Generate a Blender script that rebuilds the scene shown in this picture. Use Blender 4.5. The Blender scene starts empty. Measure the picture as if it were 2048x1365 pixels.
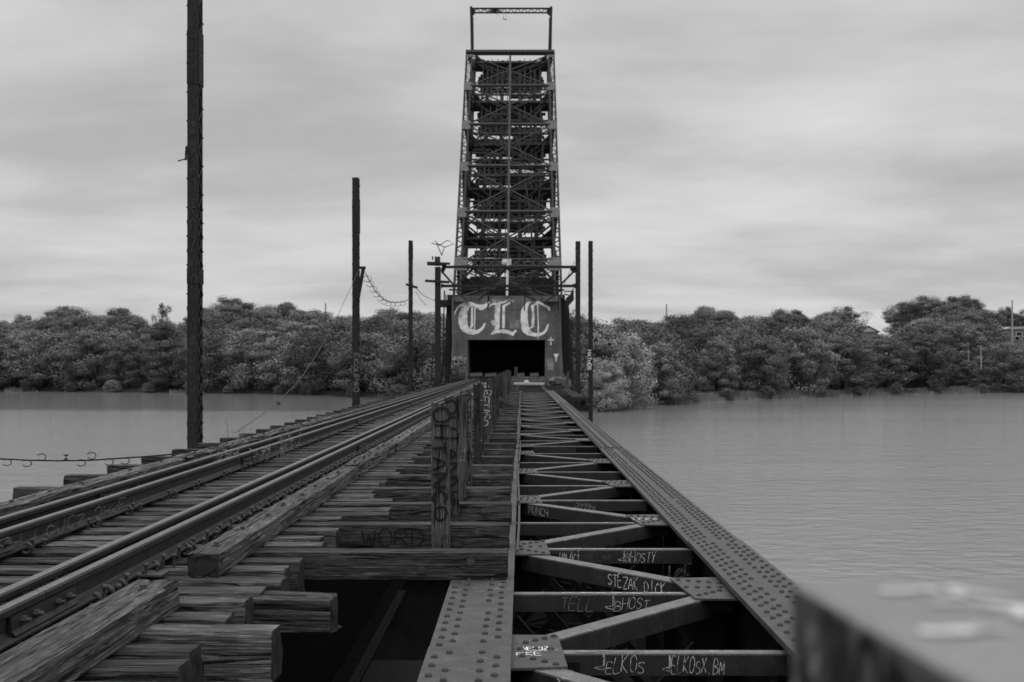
import bpy, math, random
from mathutils import Vector, Matrix, noise
R = math.radians
rnd = random.Random(7)
sc = bpy.context.scene
COL = sc.collection

# ------------------------------------------------------------------ camera, sky, sun, exposure
CZ = 6.0                      # eye height above the river
F = 2200.0                    # focal length in photo pixels (2048 wide)
cam = bpy.data.cameras.new('camera'); co = bpy.data.objects.new('camera', cam); COL.objects.link(co)
cam.sensor_width = 36; cam.lens = F / 2048 * 36
co.location = (0, 0, CZ); co.rotation_euler = (R(90), 0, 0)
cam.shift_x = -(1043 - 1024) / 2048; cam.shift_y = (730 - 682.5) / 2048
cam.clip_start = 0.05; cam.clip_end = 6000
cam.dof.use_dof = True; cam.dof.focus_distance = 9.5; cam.dof.aperture_fstop = 3.8
sc.camera = co

SUN_EL, SUN_AZ = 68, 205      # azimuth clockwise from +Y
w = bpy.data.worlds.new('World'); sc.world = w; w.use_nodes = True
nt = w.node_tree; nt.nodes.clear()
def N(t, ty, **k):
    n = t.nodes.new(ty)
    for a, b in k.items():
        if a.startswith('i_'):
            n.inputs[a[2:].replace('_', ' ')].default_value = b
        else: setattr(n, a, b)
    return n
def ramp(t, stops, src=None, interp='LINEAR'):
    n = t.nodes.new('ShaderNodeValToRGB'); e = n.color_ramp; e.interpolation = interp
    while len(e.elements) < len(stops): e.elements.new(0.5)
    for q, (p, v) in zip(e.elements, stops):
        q.position = p; q.color = (v, v, v, 1)
    if src is not None: t.links.new(src, n.inputs[0])
    return n
def M_(t, op, a, b=None, c=None):
    n = t.nodes.new('ShaderNodeMath'); n.operation = op
    for i, v in enumerate((a, b, c)):
        if v is None: continue
        if isinstance(v, (int, float)): n.inputs[i].default_value = v
        else: t.links.new(v, n.inputs[i])
    return n.outputs[0]
L = nt.links.new
sky = N(nt, 'ShaderNodeTexSky', sky_type='NISHITA', sun_disc=False, sun_elevation=R(SUN_EL), sun_rotation=R(SUN_AZ), dust_density=4.0)
bw = N(nt, 'ShaderNodeRGBToBW'); L(sky.outputs[0], bw.inputs[0])
tc = N(nt, 'ShaderNodeTexCoord')
sep = N(nt, 'ShaderNodeSeparateXYZ'); L(tc.outputs['Generated'], sep.inputs[0])
zc = M_(nt, 'ADD', M_(nt, 'MAXIMUM', sep.outputs[2], 0.0), 0.16)
cx = M_(nt, 'DIVIDE', sep.outputs[0], zc); cy = M_(nt, 'DIVIDE', sep.outputs[1], zc)
cmb = N(nt, 'ShaderNodeCombineXYZ'); L(cx, cmb.inputs[0]); L(cy, cmb.inputs[1])
mp = N(nt, 'ShaderNodeMapping'); mp.inputs['Scale'].default_value = (0.72, 1.0, 1); mp.inputs['Location'].default_value = (2.3, 0.4, 0)
mp.inputs['Rotation'].default_value = (0, 0, R(-7))
L(cmb.outputs[0], mp.inputs[0])
n1 = N(nt, 'ShaderNodeTexNoise'); n1.inputs['Scale'].default_value = 1.15; n1.inputs['Detail'].default_value = 6; n1.inputs['Roughness'].default_value = 0.5; n1.inputs['Distortion'].default_value = 0.25
L(mp.outputs[0], n1.inputs[0])
mp2 = N(nt, 'ShaderNodeMapping'); mp2.inputs['Scale'].default_value = (1.1, 1.7, 1); mp2.inputs['Location'].default_value = (5.1, 1.7, 0); L(cmb.outputs[0], mp2.inputs[0])
n2 = N(nt, 'ShaderNodeTexNoise'); n2.inputs['Scale'].default_value = 1.9; n2.inputs['Detail'].default_value = 7; n2.inputs['Roughness'].default_value = 0.55; L(mp2.outputs[0], n2.inputs[0])
nn_ = M_(nt, 'ADD', M_(nt, 'MULTIPLY', n1.outputs[0], .78), M_(nt, 'MULTIPLY', n2.outputs[0], .22))
cr = ramp(nt, [(0.36, 5.3), (0.44, 6.0), (0.51, 6.9), (0.59, 7.7), (.7, 8.7)], nn_)
mx = N(nt, 'ShaderNodeMix', data_type='FLOAT'); mx.inputs[0].default_value = 0.93
crb = N(nt, 'ShaderNodeRGBToBW'); L(cr.outputs[0], crb.inputs[0])
L(bw.outputs[0], mx.inputs[2])
zf = M_(nt, 'MULTIPLY_ADD', M_(nt, 'MAXIMUM', M_(nt, 'SUBTRACT', sep.outputs[2], 0.32), 0.0), 2.6, 1.0)   # an overcast sky is brighter overhead
L(M_(nt, 'MULTIPLY', crb.outputs[0], zf), mx.inputs[3])
bg = N(nt, 'ShaderNodeBackground'); bg.inputs['Strength'].default_value = 0.090
L(mx.outputs[0], bg.inputs[0])
wo = N(nt, 'ShaderNodeOutputWorld'); L(bg.outputs[0], wo.inputs[0])

sd = bpy.data.lights.new('sun', 'SUN'); sd.energy = .6; sd.angle = R(20); sd.color = (1, 1, 1)
so = bpy.data.objects.new('sun', sd); COL.objects.link(so)
d = Vector((math.sin(R(SUN_AZ)) * math.cos(R(SUN_EL)), math.cos(R(SUN_AZ)) * math.cos(R(SUN_EL)), math.sin(R(SUN_EL))))
so.rotation_euler = d.to_track_quat('Z', 'Y').to_euler()
sc.view_settings.view_transform = 'Standard'; sc.view_settings.look = 'None'
sc.view_settings.exposure = 0; sc.view_settings.gamma = 1

# ------------------------------------------------------------------ helpers
def P(X, z, down):            # metres right, metres ahead, metres below the eye
    return Vector((X, z, CZ - down))
def PX(x, y, z):              # photo pixel at a distance -> world point
    return Vector(((x - 1043) / F * z, z, CZ + (730 - y) / F * z))

class MB:
    def __init__(s): s.v = []; s.f = []
    def add(s, vs, fs):
        o = len(s.v); s.v += [tuple(v) for v in vs]; s.f += [tuple(i + o for i in f) for f in fs]; return s
    def box(s, c, size, m=None):
        hx, hy, hz = size[0] / 2, size[1] / 2, size[2] / 2
        vs = [Vector((a * hx, b * hy, e * hz)) for a in (-1, 1) for b in (-1, 1) for e in (-1, 1)]
        c = Vector(c)
        vs = [(m @ v if m else v) + c for v in vs]
        return s.add(vs, [(0, 1, 3, 2), (4, 6, 7, 5), (0, 4, 5, 1), (2, 3, 7, 6), (0, 2, 6, 4), (1, 5, 7, 3)])
    def bar(s, a, b, w, h, up=(0, 0, 1)):      # w across, h along 'up'
        a = Vector(a); b = Vector(b); d = b - a; l = d.length
        if l < 1e-6: return s
        d.normalize(); up = Vector(up)
        x = d.cross(up)
        if x.length < 1e-4: x = d.cross(Vector((0, 1, 0)))
        x.normalize(); u = x.cross(d).normalized()
        m = Matrix((x, d, u)).transposed()
        return s.box((a + b) / 2, (w, l, h), m)
    def tube(s, pts, r, n=8, cap=True):
        pts = [Vector(p) for p in pts]; rs = r if isinstance(r, (list, tuple)) else [r] * len(pts)
        o = len(s.v); vs = []; fs = []
        for i, p in enumerate(pts):
            t = (pts[min(i + 1, len(pts) - 1)] - pts[max(i - 1, 0)]).normalized()
            a = t.cross(Vector((0.03, 0.02, 1)))
            if a.length < 0.05: a = t.cross(Vector((0, 1, 0)))
            a.normalize(); b = t.cross(a)
            for k in range(n):
                an = 2 * math.pi * k / n
                vs.append(p + (a * math.cos(an) + b * math.sin(an)) * rs[i])
        for i in range(len(pts) - 1):
            for k in range(n):
                k2 = (k + 1) % n
                fs.append((i * n + k, i * n + k2, (i + 1) * n + k2, (i + 1) * n + k))
        if cap:
            fs.append(tuple(range(n))[::-1]); fs.append(tuple((len(pts) - 1) * n + k for k in range(n)))
        return s.add(vs, fs)
    def dome(s, c, r, h, nrm=(0, 0, 1), n=8):
        nrm = Vector(nrm).normalized(); q = nrm.to_track_quat('Z', 'Y').to_matrix(); c = Vector(c)
        vs = []; fs = []
        for j, (rr, hh) in enumerate(((1, -0.25), (0.92, 0.42), (0.6, 0.85))):
            for k in range(n):
                a = 2 * math.pi * k / n
                vs.append(c + q @ Vector((rr * r * math.cos(a), rr * r * math.sin(a), hh * h)))
        vs.append(c + q @ Vector((0, 0, h)))
        for j in range(2):
            for k in range(n):
                k2 = (k + 1) % n; fs.append((j * n + k, j * n + k2, (j + 1) * n + k2, (j + 1) * n + k))
        for k in range(n): fs.append((2 * n + k, 2 * n + (k + 1) % n, 3 * n))
        return s.add(vs, fs)
    def prism(s, poly, t):     # poly: world points in one plane, t: thickness vector
        n = len(poly); t = Vector(t); poly = [Vector(p) for p in poly]
        vs = poly + [p + t for p in poly]
        fs = [tuple(range(n))[::-1], tuple(range(n, 2 * n))] + [(i, (i + 1) % n, (i + 1) % n + n, i + n) for i in range(n)]
        return s.add(vs, fs)
    def mesh(s, name, mat, smooth=False):
        me = bpy.data.meshes.new(name); me.from_pydata(s.v, [], s.f); me.validate()
        me.materials.append(mat)
        if smooth: me.polygons.foreach_set('use_smooth', [True] * len(me.polygons))
        me.update(); return me
    def obj(s, name, mat, parent=None, smooth=False, **k):
        return link(name, s.mesh(name, mat, smooth), parent, **k)
def link(name, me, parent=None, **k):
    o = bpy.data.objects.new(name, me); COL.objects.link(o)
    if parent is not None:
        o.parent = parent
        if 'world' in k: pass
        r = parent
        off = Vector((0, 0, 0))
        while r is not None: off += r.location; r = r.parent
        if not k.get('local'): o.location = -off      # geometry was written in world coordinates
    return o
def tag(o, label=None, cat=None, group=None, kind=None):
    if label: o['label'] = label
    if cat: o['category'] = cat
    if group: o['group'] = group
    if kind: o['kind'] = kind
    return o
def thing(name, loc, label, cat, group=None):
    o = bpy.data.objects.new(name, None); COL.objects.link(o); o.location = loc; o.empty_display_size = .2
    return tag(o, label, cat, group)

# ------------------------------------------------------------------ materials (all neutral: the photograph is black and white)
def mat(name):
    m = bpy.data.materials.new(name); m.use_nodes = True; t = m.node_tree
    b = t.nodes['Principled BSDF']; b.inputs['Roughness'].default_value = .8
    return m, t, b
def noise_tex(t, scale, detail=4, rough=.55, map_scale=None, coord='Object', dist=0, rand=True):
    tc = N(t, 'ShaderNodeTexCoord'); src = tc.outputs[coord]
    if rand:
        oi = N(t, 'ShaderNodeObjectInfo'); cb = N(t, 'ShaderNodeVectorMath', operation='SCALE')
        cb.inputs[0].default_value = (37.0, 19.0, 53.0); t.links.new(oi.outputs['Random'], cb.inputs['Scale'])
        ad = N(t, 'ShaderNodeVectorMath', operation='ADD'); t.links.new(src, ad.inputs[0]); t.links.new(cb.outputs[0], ad.inputs[1]); src = ad.outputs[0]
    if map_scale:
        mp = N(t, 'ShaderNodeMapping'); mp.inputs['Scale'].default_value = map_scale; t.links.new(src, mp.inputs[0]); src = mp.outputs[0]
    n = N(t, 'ShaderNodeTexNoise'); n.inputs['Scale'].default_value = scale; n.inputs['Detail'].default_value = detail
    n.inputs['Roughness'].default_value = rough; n.inputs['Distortion'].default_value = dist
    t.links.new(src, n.inputs[0]); return n.outputs[0]
def mixv(t, f, a, b):
    n = N(t, 'ShaderNodeMix', data_type='FLOAT')
    for i, v in ((0, f), (2, a), (3, b)):
        if isinstance(v, (int, float)): n.inputs[i].default_value = v
        else: t.links.new(v, n.inputs[i])
    return n.outputs[0]
def bump(t, b, h, strength, dist):
    n = N(t, 'ShaderNodeBump'); n.inputs['Strength'].default_value = strength; n.inputs['Distance'].default_value = dist
    t.links.new(h, n.inputs['Height']); t.links.new(n.outputs[0], b.inputs['Normal'])
def val(t, v, out=None):
    return v
def wood(name, lo, hi, spec=.25):
    m, t, b = mat(name)
    g = noise_tex(t, 1.0, 5, .68, (4.5, 130, 130), dist=.2)          # grain runs along local x
    c = noise_tex(t, 1.0, 4, .65, (2.2, 38, 38), dist=.7)          # checks and splits
    big = noise_tex(t, 2.2, 4, .6, (0.7, 2, 2))
    g1 = ramp(t, [(.34, lo), (.5, (lo + hi) * .32), (.6, hi * .8), (.68, hi * 1.6)], g).outputs[0]
    ck = ramp(t, [(.39, .05), (.44, 1)], c).outputs[0]
    st = ramp(t, [(.3, .5), (.65, 1.15)], big).outputs[0]
    v = M_(t, 'MULTIPLY', M_(t, 'MULTIPLY', g1, ck), st)
    oi = N(t, 'ShaderNodeObjectInfo')
    v = M_(t, 'MULTIPLY', v, M_(t, 'MULTIPLY_ADD', oi.outputs['Random'], .95, .55))
    t.links.new(v, b.inputs['Base Color'])
    h = M_(t, 'ADD', M_(t, 'MULTIPLY', g, .6), M_(t, 'MULTIPLY', ck, .7))
    bump(t, b, h, .9, .012)
    b.inputs['Roughness'].default_value = .82; b.inputs['Specular IOR Level'].default_value = spec
    return m
M = {}
def plain0(name, v):
    m, t, b = mat(name); t.links.new(ramp(t, [(.3, v * .4), (.7, v * 1.5)], noise_tex(t, 16, 5, .65)).outputs[0], b.inputs['Base Color']); b.inputs['Specular IOR Level'].default_value = .15
    bump(t, b, noise_tex(t, 30, 4, .6), .6, .006); return m
M['tie'] = wood('tie_wood', .012, .175)
M['long'] = wood('long_tie_wood', .018, .125)
M['guard'] = wood('guard_timber_wood', .03, .19)
M['plank'] = wood('plank_wood', .04, .13)
M['endgrain'] = plain0('end_grain', .028)
M['leaftie'] = wood('leaf_tie_wood', .01, .05)
def steel(name, lo, hi, rough=.62, sc1=6, bstr=.35, spec=.4, fine=90):
    m, t, b = mat(name)
    a = noise_tex(t, sc1, 6, .65); f = noise_tex(t, fine, 3, .6)
    s = noise_tex(t, 1.0, 4, .6, (9, 9, .8))                        # runs and stains
    v = ramp(t, [(.3, lo), (.68, hi)], a).outputs[0]
    v = M_(t, 'MULTIPLY', v, ramp(t, [(.3, .62), (.7, 1.25)], f).outputs[0])
    v = M_(t, 'MULTIPLY', v, ramp(t, [(.3, .8), (.7, 1.15)], s).outputs[0])
    ch = noise_tex(t, 9, 6, .75)
    v = M_(t, 'MULTIPLY', v, ramp(t, [(.3, .55), (.42, 1), (.58, 1), (.68, 1.9)], ch).outputs[0])
    t.links.new(v, b.inputs['Base Color'])
    r = ramp(t, [(.3, rough - .1), (.7, rough + .15)], a).outputs[0]; t.links.new(r, b.inputs['Roughness'])
    b.inputs['Specular IOR Level'].default_value = spec
    bump(t, b, M_(t, 'ADD', a, M_(t, 'MULTIPLY', f, .35)), bstr, .006)
    return m
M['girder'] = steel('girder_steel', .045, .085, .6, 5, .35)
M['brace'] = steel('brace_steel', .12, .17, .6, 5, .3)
M['bracedark'] = steel('brace_shade_steel', .014, .028, .7, 5, .3)  # near-black brace steel, with the shade of upright legs put into the colour
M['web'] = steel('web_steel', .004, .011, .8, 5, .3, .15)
M['rivet'] = steel('rivet_steel', .018, .045, .6, 20, .2)
M['rail'] = steel('rail_steel', .011, .026, .55, 8, .2, .4, 60)
M['railtop'] = steel('rail_top_steel', .06, .13, .42, 12, .1, .5, 60)
M['iron'] = steel('rusty_iron', .035, .07, .7, 25, .4)
M['dark'] = steel('dark_steel', .014, .03, .75, 2, .3, .25, 12)
M['pole'] = steel('pole_steel', .014, .03, .75, 3, .3, .25, 25)
M['gusset'] = steel('gusset_steel', .09, .16, .75, 1.2, .3, .25, 8)
M['frost'] = steel('worn_strut_steel', .045, .08, .75, 1.2, .2, .25, 8)
M['leaf_steel'] = steel('leaf_steel', .024, .05, .75, 1.5, .3, .25, 10)
M['gallows'] = steel('gallows_steel', .02, .035, .75, 1.5, .3, .25, 10)
def plain(name, v, rough=.8, spec=.3, var=.15, sc1=3, alpha=None):
    m, t, b = mat(name)
    a = noise_tex(t, sc1, 5, .6)
    t.links.new(ramp(t, [(.3, v * (1 - var)), (.7, v * (1 + var))], a).outputs[0], b.inputs['Base Color'])
    b.inputs['Roughness'].default_value = rough; b.inputs['Specular IOR Level'].default_value = spec
    return m
M['white'] = plain('white_paint', .8, .7, var=.08, sc1=1.5)
def patchy(m, lo, s_=45):
    t = m.node_tree; b = t.nodes['Principled BSDF']
    a = ramp(t, [(.38, lo), (.52, 1)], noise_tex(t, s_, 4, .7)).outputs[0]; t.links.new(a, b.inputs['Alpha']); return m
M['wornwhite'] = patchy(plain('worn_white_paint', .8, .7, var=.12, sc1=1.2), .55, 1.6)
M['tagwhite'] = plain('pale_tag_paint', .55, .7, var=.35, sc1=30)
M['taggrey'] = plain('faded_tag_paint', .2, .7, var=.4, sc1=20)
M['tagblack'] = plain('black_tag_paint', .006, .6, var=.4, sc1=8)
M['tagdim'] = plain('dim_tag_paint', .07, .7, var=.5, sc1=12)
patchy(M['tagwhite'], .15); patchy(M['taggrey'], .1); patchy(M['tagblack'], .7); patchy(M['tagdim'], .1)
M['black'] = plain('opening_shade_black', .004, .95, .05)  # shade inside the counterweight opening, given as a black colour
M['wire'] = plain('dark_wire', .02, .7)
M['palewire'] = plain('pale_wire', .09, .7)
M['mud'] = plain('dark_mud', .012, .95, .05, .5, .4)
M['stone'] = plain('dark_stone', .03, .9, .1, .5, 1.2)
M['bark'] = plain('bark', .04, .9, .1, .4, 4)
M['weed'] = plain('weed_green', .16, .8, .2, .3, 9)
M['housewall'] = plain('house_wall', .17, .8, var=.05)
M['housepale'] = plain('house_pale', .5, .8, var=.08)
M['roof'] = plain('roof_shingle', .08, .8, var=.1)
M['roofpale'] = plain('roof_pale', .38, .8, var=.1)
M['glass'] = plain('dark_glass', .01, .2, .5)
M['palepole'] = plain('pale_pole', .35, .8, var=.1)
def concrete():
    m, t, b = mat('counterweight_face')
    a = noise_tex(t, .7, 7, .72, rand=False); f = noise_tex(t, 5, 5, .7, rand=False); s = noise_tex(t, 1, 5, .6, (2.2, 1, .16), rand=False)
    v = ramp(t, [(.3, .08), (.5, .12), (.7, .17)], a).outputs[0]
    v = M_(t, 'MULTIPLY', v, ramp(t, [(.35, .75), (.7, 1.2)], s).outputs[0])
    v = M_(t, 'ADD', v, M_(t, 'MULTIPLY', ramp(t, [(.56, 0), (.68, .16)], f).outputs[0], ramp(t, [(.45, 0), (.6, 1)], a).outputs[0]))
    # plate seams
    tc = N(t, 'ShaderNodeTexCoord'); sp = N(t, 'ShaderNodeSeparateXYZ'); t.links.new(tc.outputs['Object'], sp.inputs[0])
    zz = M_(t, 'FRACT', M_(t, 'MULTIPLY', sp.outputs[2], 1 / 1.12)); xx = M_(t, 'FRACT', M_(t, 'MULTIPLY', sp.outputs[0], 1 / 1.9))
    sm = M_(t, 'MINIMUM', ramp(t, [(.0, .75), (.04, .78), (.06, 1)], zz).outputs[0], ramp(t, [(.0, .88), (.02, .9), (.03, 1)], xx).outputs[0])
    v = M_(t, 'MULTIPLY', v, sm)
    t.links.new(v, b.inputs['Base Color']); b.inputs['Roughness'].default_value = .85; b.inputs['Specular IOR Level'].default_value = .2
    bump(t, b, f, .4, .05)
    return m
M['counter'] = concrete()
def blockmat():
    m, t, b = mat('graffiti_block_concrete')
    a = noise_tex(t, 3, 5, .6); f = noise_tex(t, 60, 4, .7)
    v = M_(t, 'MULTIPLY', ramp(t, [(.3, .17), (.7, .23)], a).outputs[0], ramp(t, [(.3, .85), (.7, 1.1)], f).outputs[0])
    t.links.new(v, b.inputs['Base Color']); b.inputs['Roughness'].default_value = .8
    bump(t, b, f, .3, .003); return m
M['block'] = blockmat()
def leafmat(name, lo, hi):
    m, t, b = mat(name)
    oi = N(t, 'ShaderNodeObjectInfo')
    a = noise_tex(t, .55, 3, .6); f = noise_tex(t, 3.5, 2, .6)
    v = ramp(t, [(.3, lo), (.7, hi)], a).outputs[0]
    v = M_(t, 'MULTIPLY', v, ramp(t, [(.3, .82), (.7, 1.2)], f).outputs[0])
    v = M_(t, 'MULTIPLY', v, M_(t, 'MULTIPLY_ADD', oi.outputs['Random'], .8, .6))
    t.links.new(v, b.inputs['Base Color']); b.inputs['Roughness'].default_value = .7; b.inputs['Specular IOR Level'].default_value = .15
    return m
M['leaf'] = leafmat('foliage', .11, .21)
M['leafdark'] = leafmat('dark_foliage', .07, .14)
M['leaflight'] = leafmat('light_foliage', .3, .46)
M['grass'] = leafmat('shore_grass', .14, .22)
WB, WI, WH, WC = .21, 1.4, .11, .7
def waterm():
    m, t, b = mat('river_water')
    b.inputs['Base Color'].default_value = (WB, WB, WB, 1); b.inputs['IOR'].default_value = WI
    b.inputs['Specular IOR Level'].default_value = .5
    tc = N(t, 'ShaderNodeTexCoord')
    def nz(s, sx, sy, det, rot=0, dist=0):
        mp = N(t, 'ShaderNodeMapping'); mp.inputs['Scale'].default_value = (sx, sy, 1); mp.inputs['Rotation'].default_value = (0, 0, R(rot))
        t.links.new(tc.outputs['Object'], mp.inputs[0])
        n = N(t, 'ShaderNodeTexNoise'); n.inputs['Scale'].default_value = s; n.inputs['Detail'].default_value = det; n.inputs['Distortion'].default_value = dist
        n.inputs['Roughness'].default_value = .6
        t.links.new(mp.outputs[0], n.inputs[0]); return n.outputs[0]
    a = nz(1.3, .75, 1.15, 9, 4, .5); c = nz(.16, .4, 1.6, 6, -3, .4)
    big = nz(.022, .35, 1.6, 3, 5)
    calm = ramp(t, [(.40, .75), (.52, 1)], big).outputs[0]
    sp = N(t, 'ShaderNodeSeparateXYZ'); t.links.new(tc.outputs['Object'], sp.inputs[0])
    lee = M_(t, 'SUBTRACT', sp.outputs[1], M_(t, 'MULTIPLY', M_(t, 'MAXIMUM', sp.outputs[0], 0.0), .9))        # sheltered water under the left bank
    lee = M_(t, 'ADD', lee, M_(t, 'MULTIPLY', big, 40.0))
    calm = M_(t, 'MULTIPLY', calm, ramp(t, [(.0, 1), (.5, 1), (.68, .08)], M_(t, 'DIVIDE', M_(t, 'SUBTRACT', lee, 118.0), 80.0)).outputs[0])
    h = M_(t, 'MULTIPLY', M_(t, 'ADD', a, M_(t, 'MULTIPLY', c, WC)), calm)
    bump(t, b, h, 1.0, WH)
    b.inputs['Roughness'].default_value = .1
    return m
M['water'] = waterm()
def groundm(name, lo, hi, s):
    m, t, b = mat(name)
    v = ramp(t, [(.3, lo), (.7, hi)], noise_tex(t, s, 6, .65, rand=False)).outputs[0]
    t.links.new(v, b.inputs['Base Color']); b.inputs['Roughness'].default_value = .95; b.inputs['Specular IOR Level'].default_value = .1
    return m
M['ground'] = groundm('bank_ground', .02, .05, .4)

# ------------------------------------------------------------------ stroke lettering
G = {
 'A': [[(0, 0), (.5, 1), (1, 0)], [(.2, .4), (.8, .4)]], 'B': [[(0, 0), (0, 1), (.7, .95), (.8, .7), (.1, .52), (.9, .4), (.85, .08), (0, 0)]],
 'C': [[(.95, .85), (.6, 1), (.15, .8), (0, .45), (.2, .08), (.6, 0), (.95, .18)]], 'D': [[(0, 0), (0, 1), (.6, .9), (.95, .5), (.6, .08), (0, 0)]],
 'E': [[(.9, 1), (0, 1), (0, 0), (.9, 0)], [(0, .5), (.7, .5)]], 'F': [[(.9, 1), (0, .95), (0, 0)], [(0, .5), (.7, .5)]],
 'G': [[(.95, .85), (.5, 1), (.1, .75), (0, .4), (.25, .05), (.7, 0), (.95, .25), (.95, .5), (.55, .48)]],
 'H': [[(0, 0), (0, 1)], [(1, 0), (1, 1)], [(0, .5), (1, .5)]], 'I': [[(.5, 0), (.5, 1)]],
 'K': [[(0, 0), (0, 1)], [(.9, 1), (.05, .45), (.95, 0)]], 'L': [[(0, 1), (0, 0), (.85, 0)]],
 'M': [[(0, 0), (.08, 1), (.5, .35), (.92, 1), (1, 0)]], 'N': [[(0, 0), (0, 1), (1, 0), (1, 1)]],
 'O': [[(.5, 1), (.12, .85), (0, .5), (.15, .12), (.5, 0), (.88, .15), (1, .5), (.85, .88), (.5, 1)]],
 'P': [[(0, 0), (0, 1), (.8, .95), (.9, .65), (.6, .5), (0, .48)]], 'R': [[(0, 0), (0, 1), (.8, .95), (.85, .65), (.5, .5), (0, .48)], [(.4, .5), (.95, 0)]],
 'S': [[(.9, .85), (.55, 1), (.12, .85), (.15, .6), (.8, .42), (.92, .18), (.5, 0), (.05, .15)]], 'T': [[(0, 1), (1, 1)], [(.5, 1), (.5, 0)]],
 'U': [[(0, 1), (.05, .2), (.4, 0), (.8, .1), (1, 1)]], 'V': [[(0, 1), (.5, 0), (1, 1)]], 'W': [[(0, 1), (.22, 0), (.5, .7), (.78, 0), (1, 1)]],
 'X': [[(0, 0), (1, 1)], [(0, 1), (1, 0)]], 'Y': [[(0, 1), (.5, .5), (1, 1)], [(.5, .5), (.4, 0)]], 'Z': [[(0, 1), (1, 1), (0, 0), (1, 0)]],
 '~': [[(0, .3), (.25, .9), (.4, .2), (.6, .8), (.75, .1), (1, .6)]], '<': [[(1, .1), (-.5, .25), (1, .45), (.6, 1.1), (1, -.05)]], '.': [[(.4, 0), (.5, .08)]], ' ': [],
 '8': [[(.5, 1), (.1, .8), (.5, .52), (.95, .25), (.5, 0), (.05, .25), (.5, .52), (.9, .8), (.5, 1)]], '*': [[(0, .5), (1, .5)], [(.5, 0), (.5, 1)]],
}
def smooth_pts(pts, n=4):
    if len(pts) < 3: return [Vector(p) for p in pts]
    P_ = [Vector(p) for p in pts]; out = []
    for i in range(len(P_) - 1):
        p0 = P_[max(i - 1, 0)]; p1 = P_[i]; p2 = P_[i + 1]; p3 = P_[min(i + 2, len(P_) - 1)]
        for k in range(n):
            t = k / n
            out.append(.5 * ((2 * p1) + (-p0 + p2) * t + (2 * p0 - 5 * p1 + 4 * p2 - p3) * t * t + (-p0 + 3 * p1 - 3 * p2 + p3) * t ** 3))
    out.append(P_[-1]); return out
def ribbon(mb, pts2, org, u, v, n, wd, thick=.0015):
    """a paint stroke: pts2 in metres in the (u, v) plane"""
    L_ = []; 
    for i, p in enumerate(pts2):
        t = pts2[min(i + 1, len(pts2) - 1)] - pts2[max(i - 1, 0)]
        if t.length < 1e-9: t = Vector((1, 0))
        t.normalize(); s_ = Vector((-t.y, t.x)); ww = wd * (.5 + rnd.uniform(-.08, .08))
        L_.append((p + s_ * ww, p - s_ * ww))
    vs = []
    for a, b_ in L_:
        for q in (a, b_): vs.append(org + u * q.x + v * q.y + n * thick)
    fs = [(2 * i, 2 * i + 1, 2 * i + 3, 2 * i + 2) for i in range(len(L_) - 1)]
    mb.add(vs, fs)
def lettering(text, org, u, v, n, h, cw, wd, parent, material, jit=.12, name='graffiti', slant=.0, curvy=True):
    mb = MB(); org = Vector(org); u = Vector(u).normalized(); v = Vector(v).normalized(); n = Vector(n).normalized()
    x = 0
    for k, ch in enumerate(text):
        hh = h * rnd.uniform(1 - jit, 1 + jit); dy = h * rnd.uniform(-jit, jit) * .4
        for st in G.get(ch, []):
            pts = [Vector((x + (px + py * slant) * cw * .78 + rnd.uniform(-1, 1) * jit * cw * .25, dy + py * hh + rnd.uniform(-1, 1) * jit * h * .2)) for px, py in st]
            if curvy: pts = smooth_pts(pts)
            ribbon(mb, pts, org, u, v, n, wd, .002 + .0004 * (k % 3))
        x += cw
    return mb.obj(name, material, parent)

# ------------------------------------------------------------------ water, far banks
mb = MB(); mb.add([(-1500, -60, 0), (1500, -60, 0), (1500, 1500, 0), (-1500, 1500, 0)], [(0, 1, 2, 3)])
tag(mb.obj('water', M['water']), kind='structure')
def interp(tab, x):
    if x <= tab[0][0]: return tab[0][1]
    for (a, b_), (c, d_) in zip(tab, tab[1:]):
        if x <= c: return b_ + (d_ - b_) * (x - a) / (c - a)
    return tab[-1][1]
SHORE = [(-2600, 215), (-600, 245), (0, 249), (200, 240), (390, 230), (600, 222), (700, 205), (860, 186), (1000, 165), (1100, 144), (1185, 139), (1300, 161), (1450, 184), (1600, 200), (1800, 222), (2048, 236), (2600, 240), (4600, 215)]
SKYL = [(-2600, 610), (-300, 625), (0, 640), (60, 634), (100, 622), (135, 612), (180, 628), (230, 618), (290, 632), (350, 640), (400, 615), (440, 598), (480, 600), (560, 606), (620, 612), (655, 624), (710, 626), (770, 616), (800, 610), (870, 622),
        (1100, 625), (1190, 640), (1260, 632), (1330, 634), (1385, 614), (1440, 612), (1510, 628), (1560, 616), (1610, 624), (1680, 614), (1712, 634), (1735, 668), (1752, 664), (1775, 604), (1830, 600), (1880, 592), (1950, 594), (1985, 622), (2040, 616), (2300, 620), (4600, 610)]
def ray(px_, z):  # X for a photo column at distance z
    return (px_ - 1043) / F * z
def sky_h(px_, z): return CZ + (730 - interp(SKYL, px_)) / F * z
def ground_h(px_, d_):
    z = interp(SHORE, px_) + 90
    top = max(1.2, sky_h(px_, z) - 12.0)
    s_ = min(max((d_ - 3) / 85, 0), 1); s_ = s_ * s_ * (3 - 2 * s_)
    return -.6 + min(d_, 4) * .3 + top * s_ + (d_ > 4) * .25
mb = MB(); cols = list(range(-2600, 4601, 60)); ds = [-3, 0, 3, 6, 12, 20, 30, 42, 56, 72, 90, 120, 170, 400, 900]
vs = []
for c in cols:
    zs = interp(SHORE, c)
    for d_ in ds:
        z = zs + d_; hh = ground_h(c, d_) + noise.noise(Vector((c * .02, d_ * .15, 3))) * (.5 if 3 < d_ < 300 else .1)
        if d_ >= 400: hh = ground_h(c, 90) - 3
        vs.append((ray(c, z), z, hh))
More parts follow.
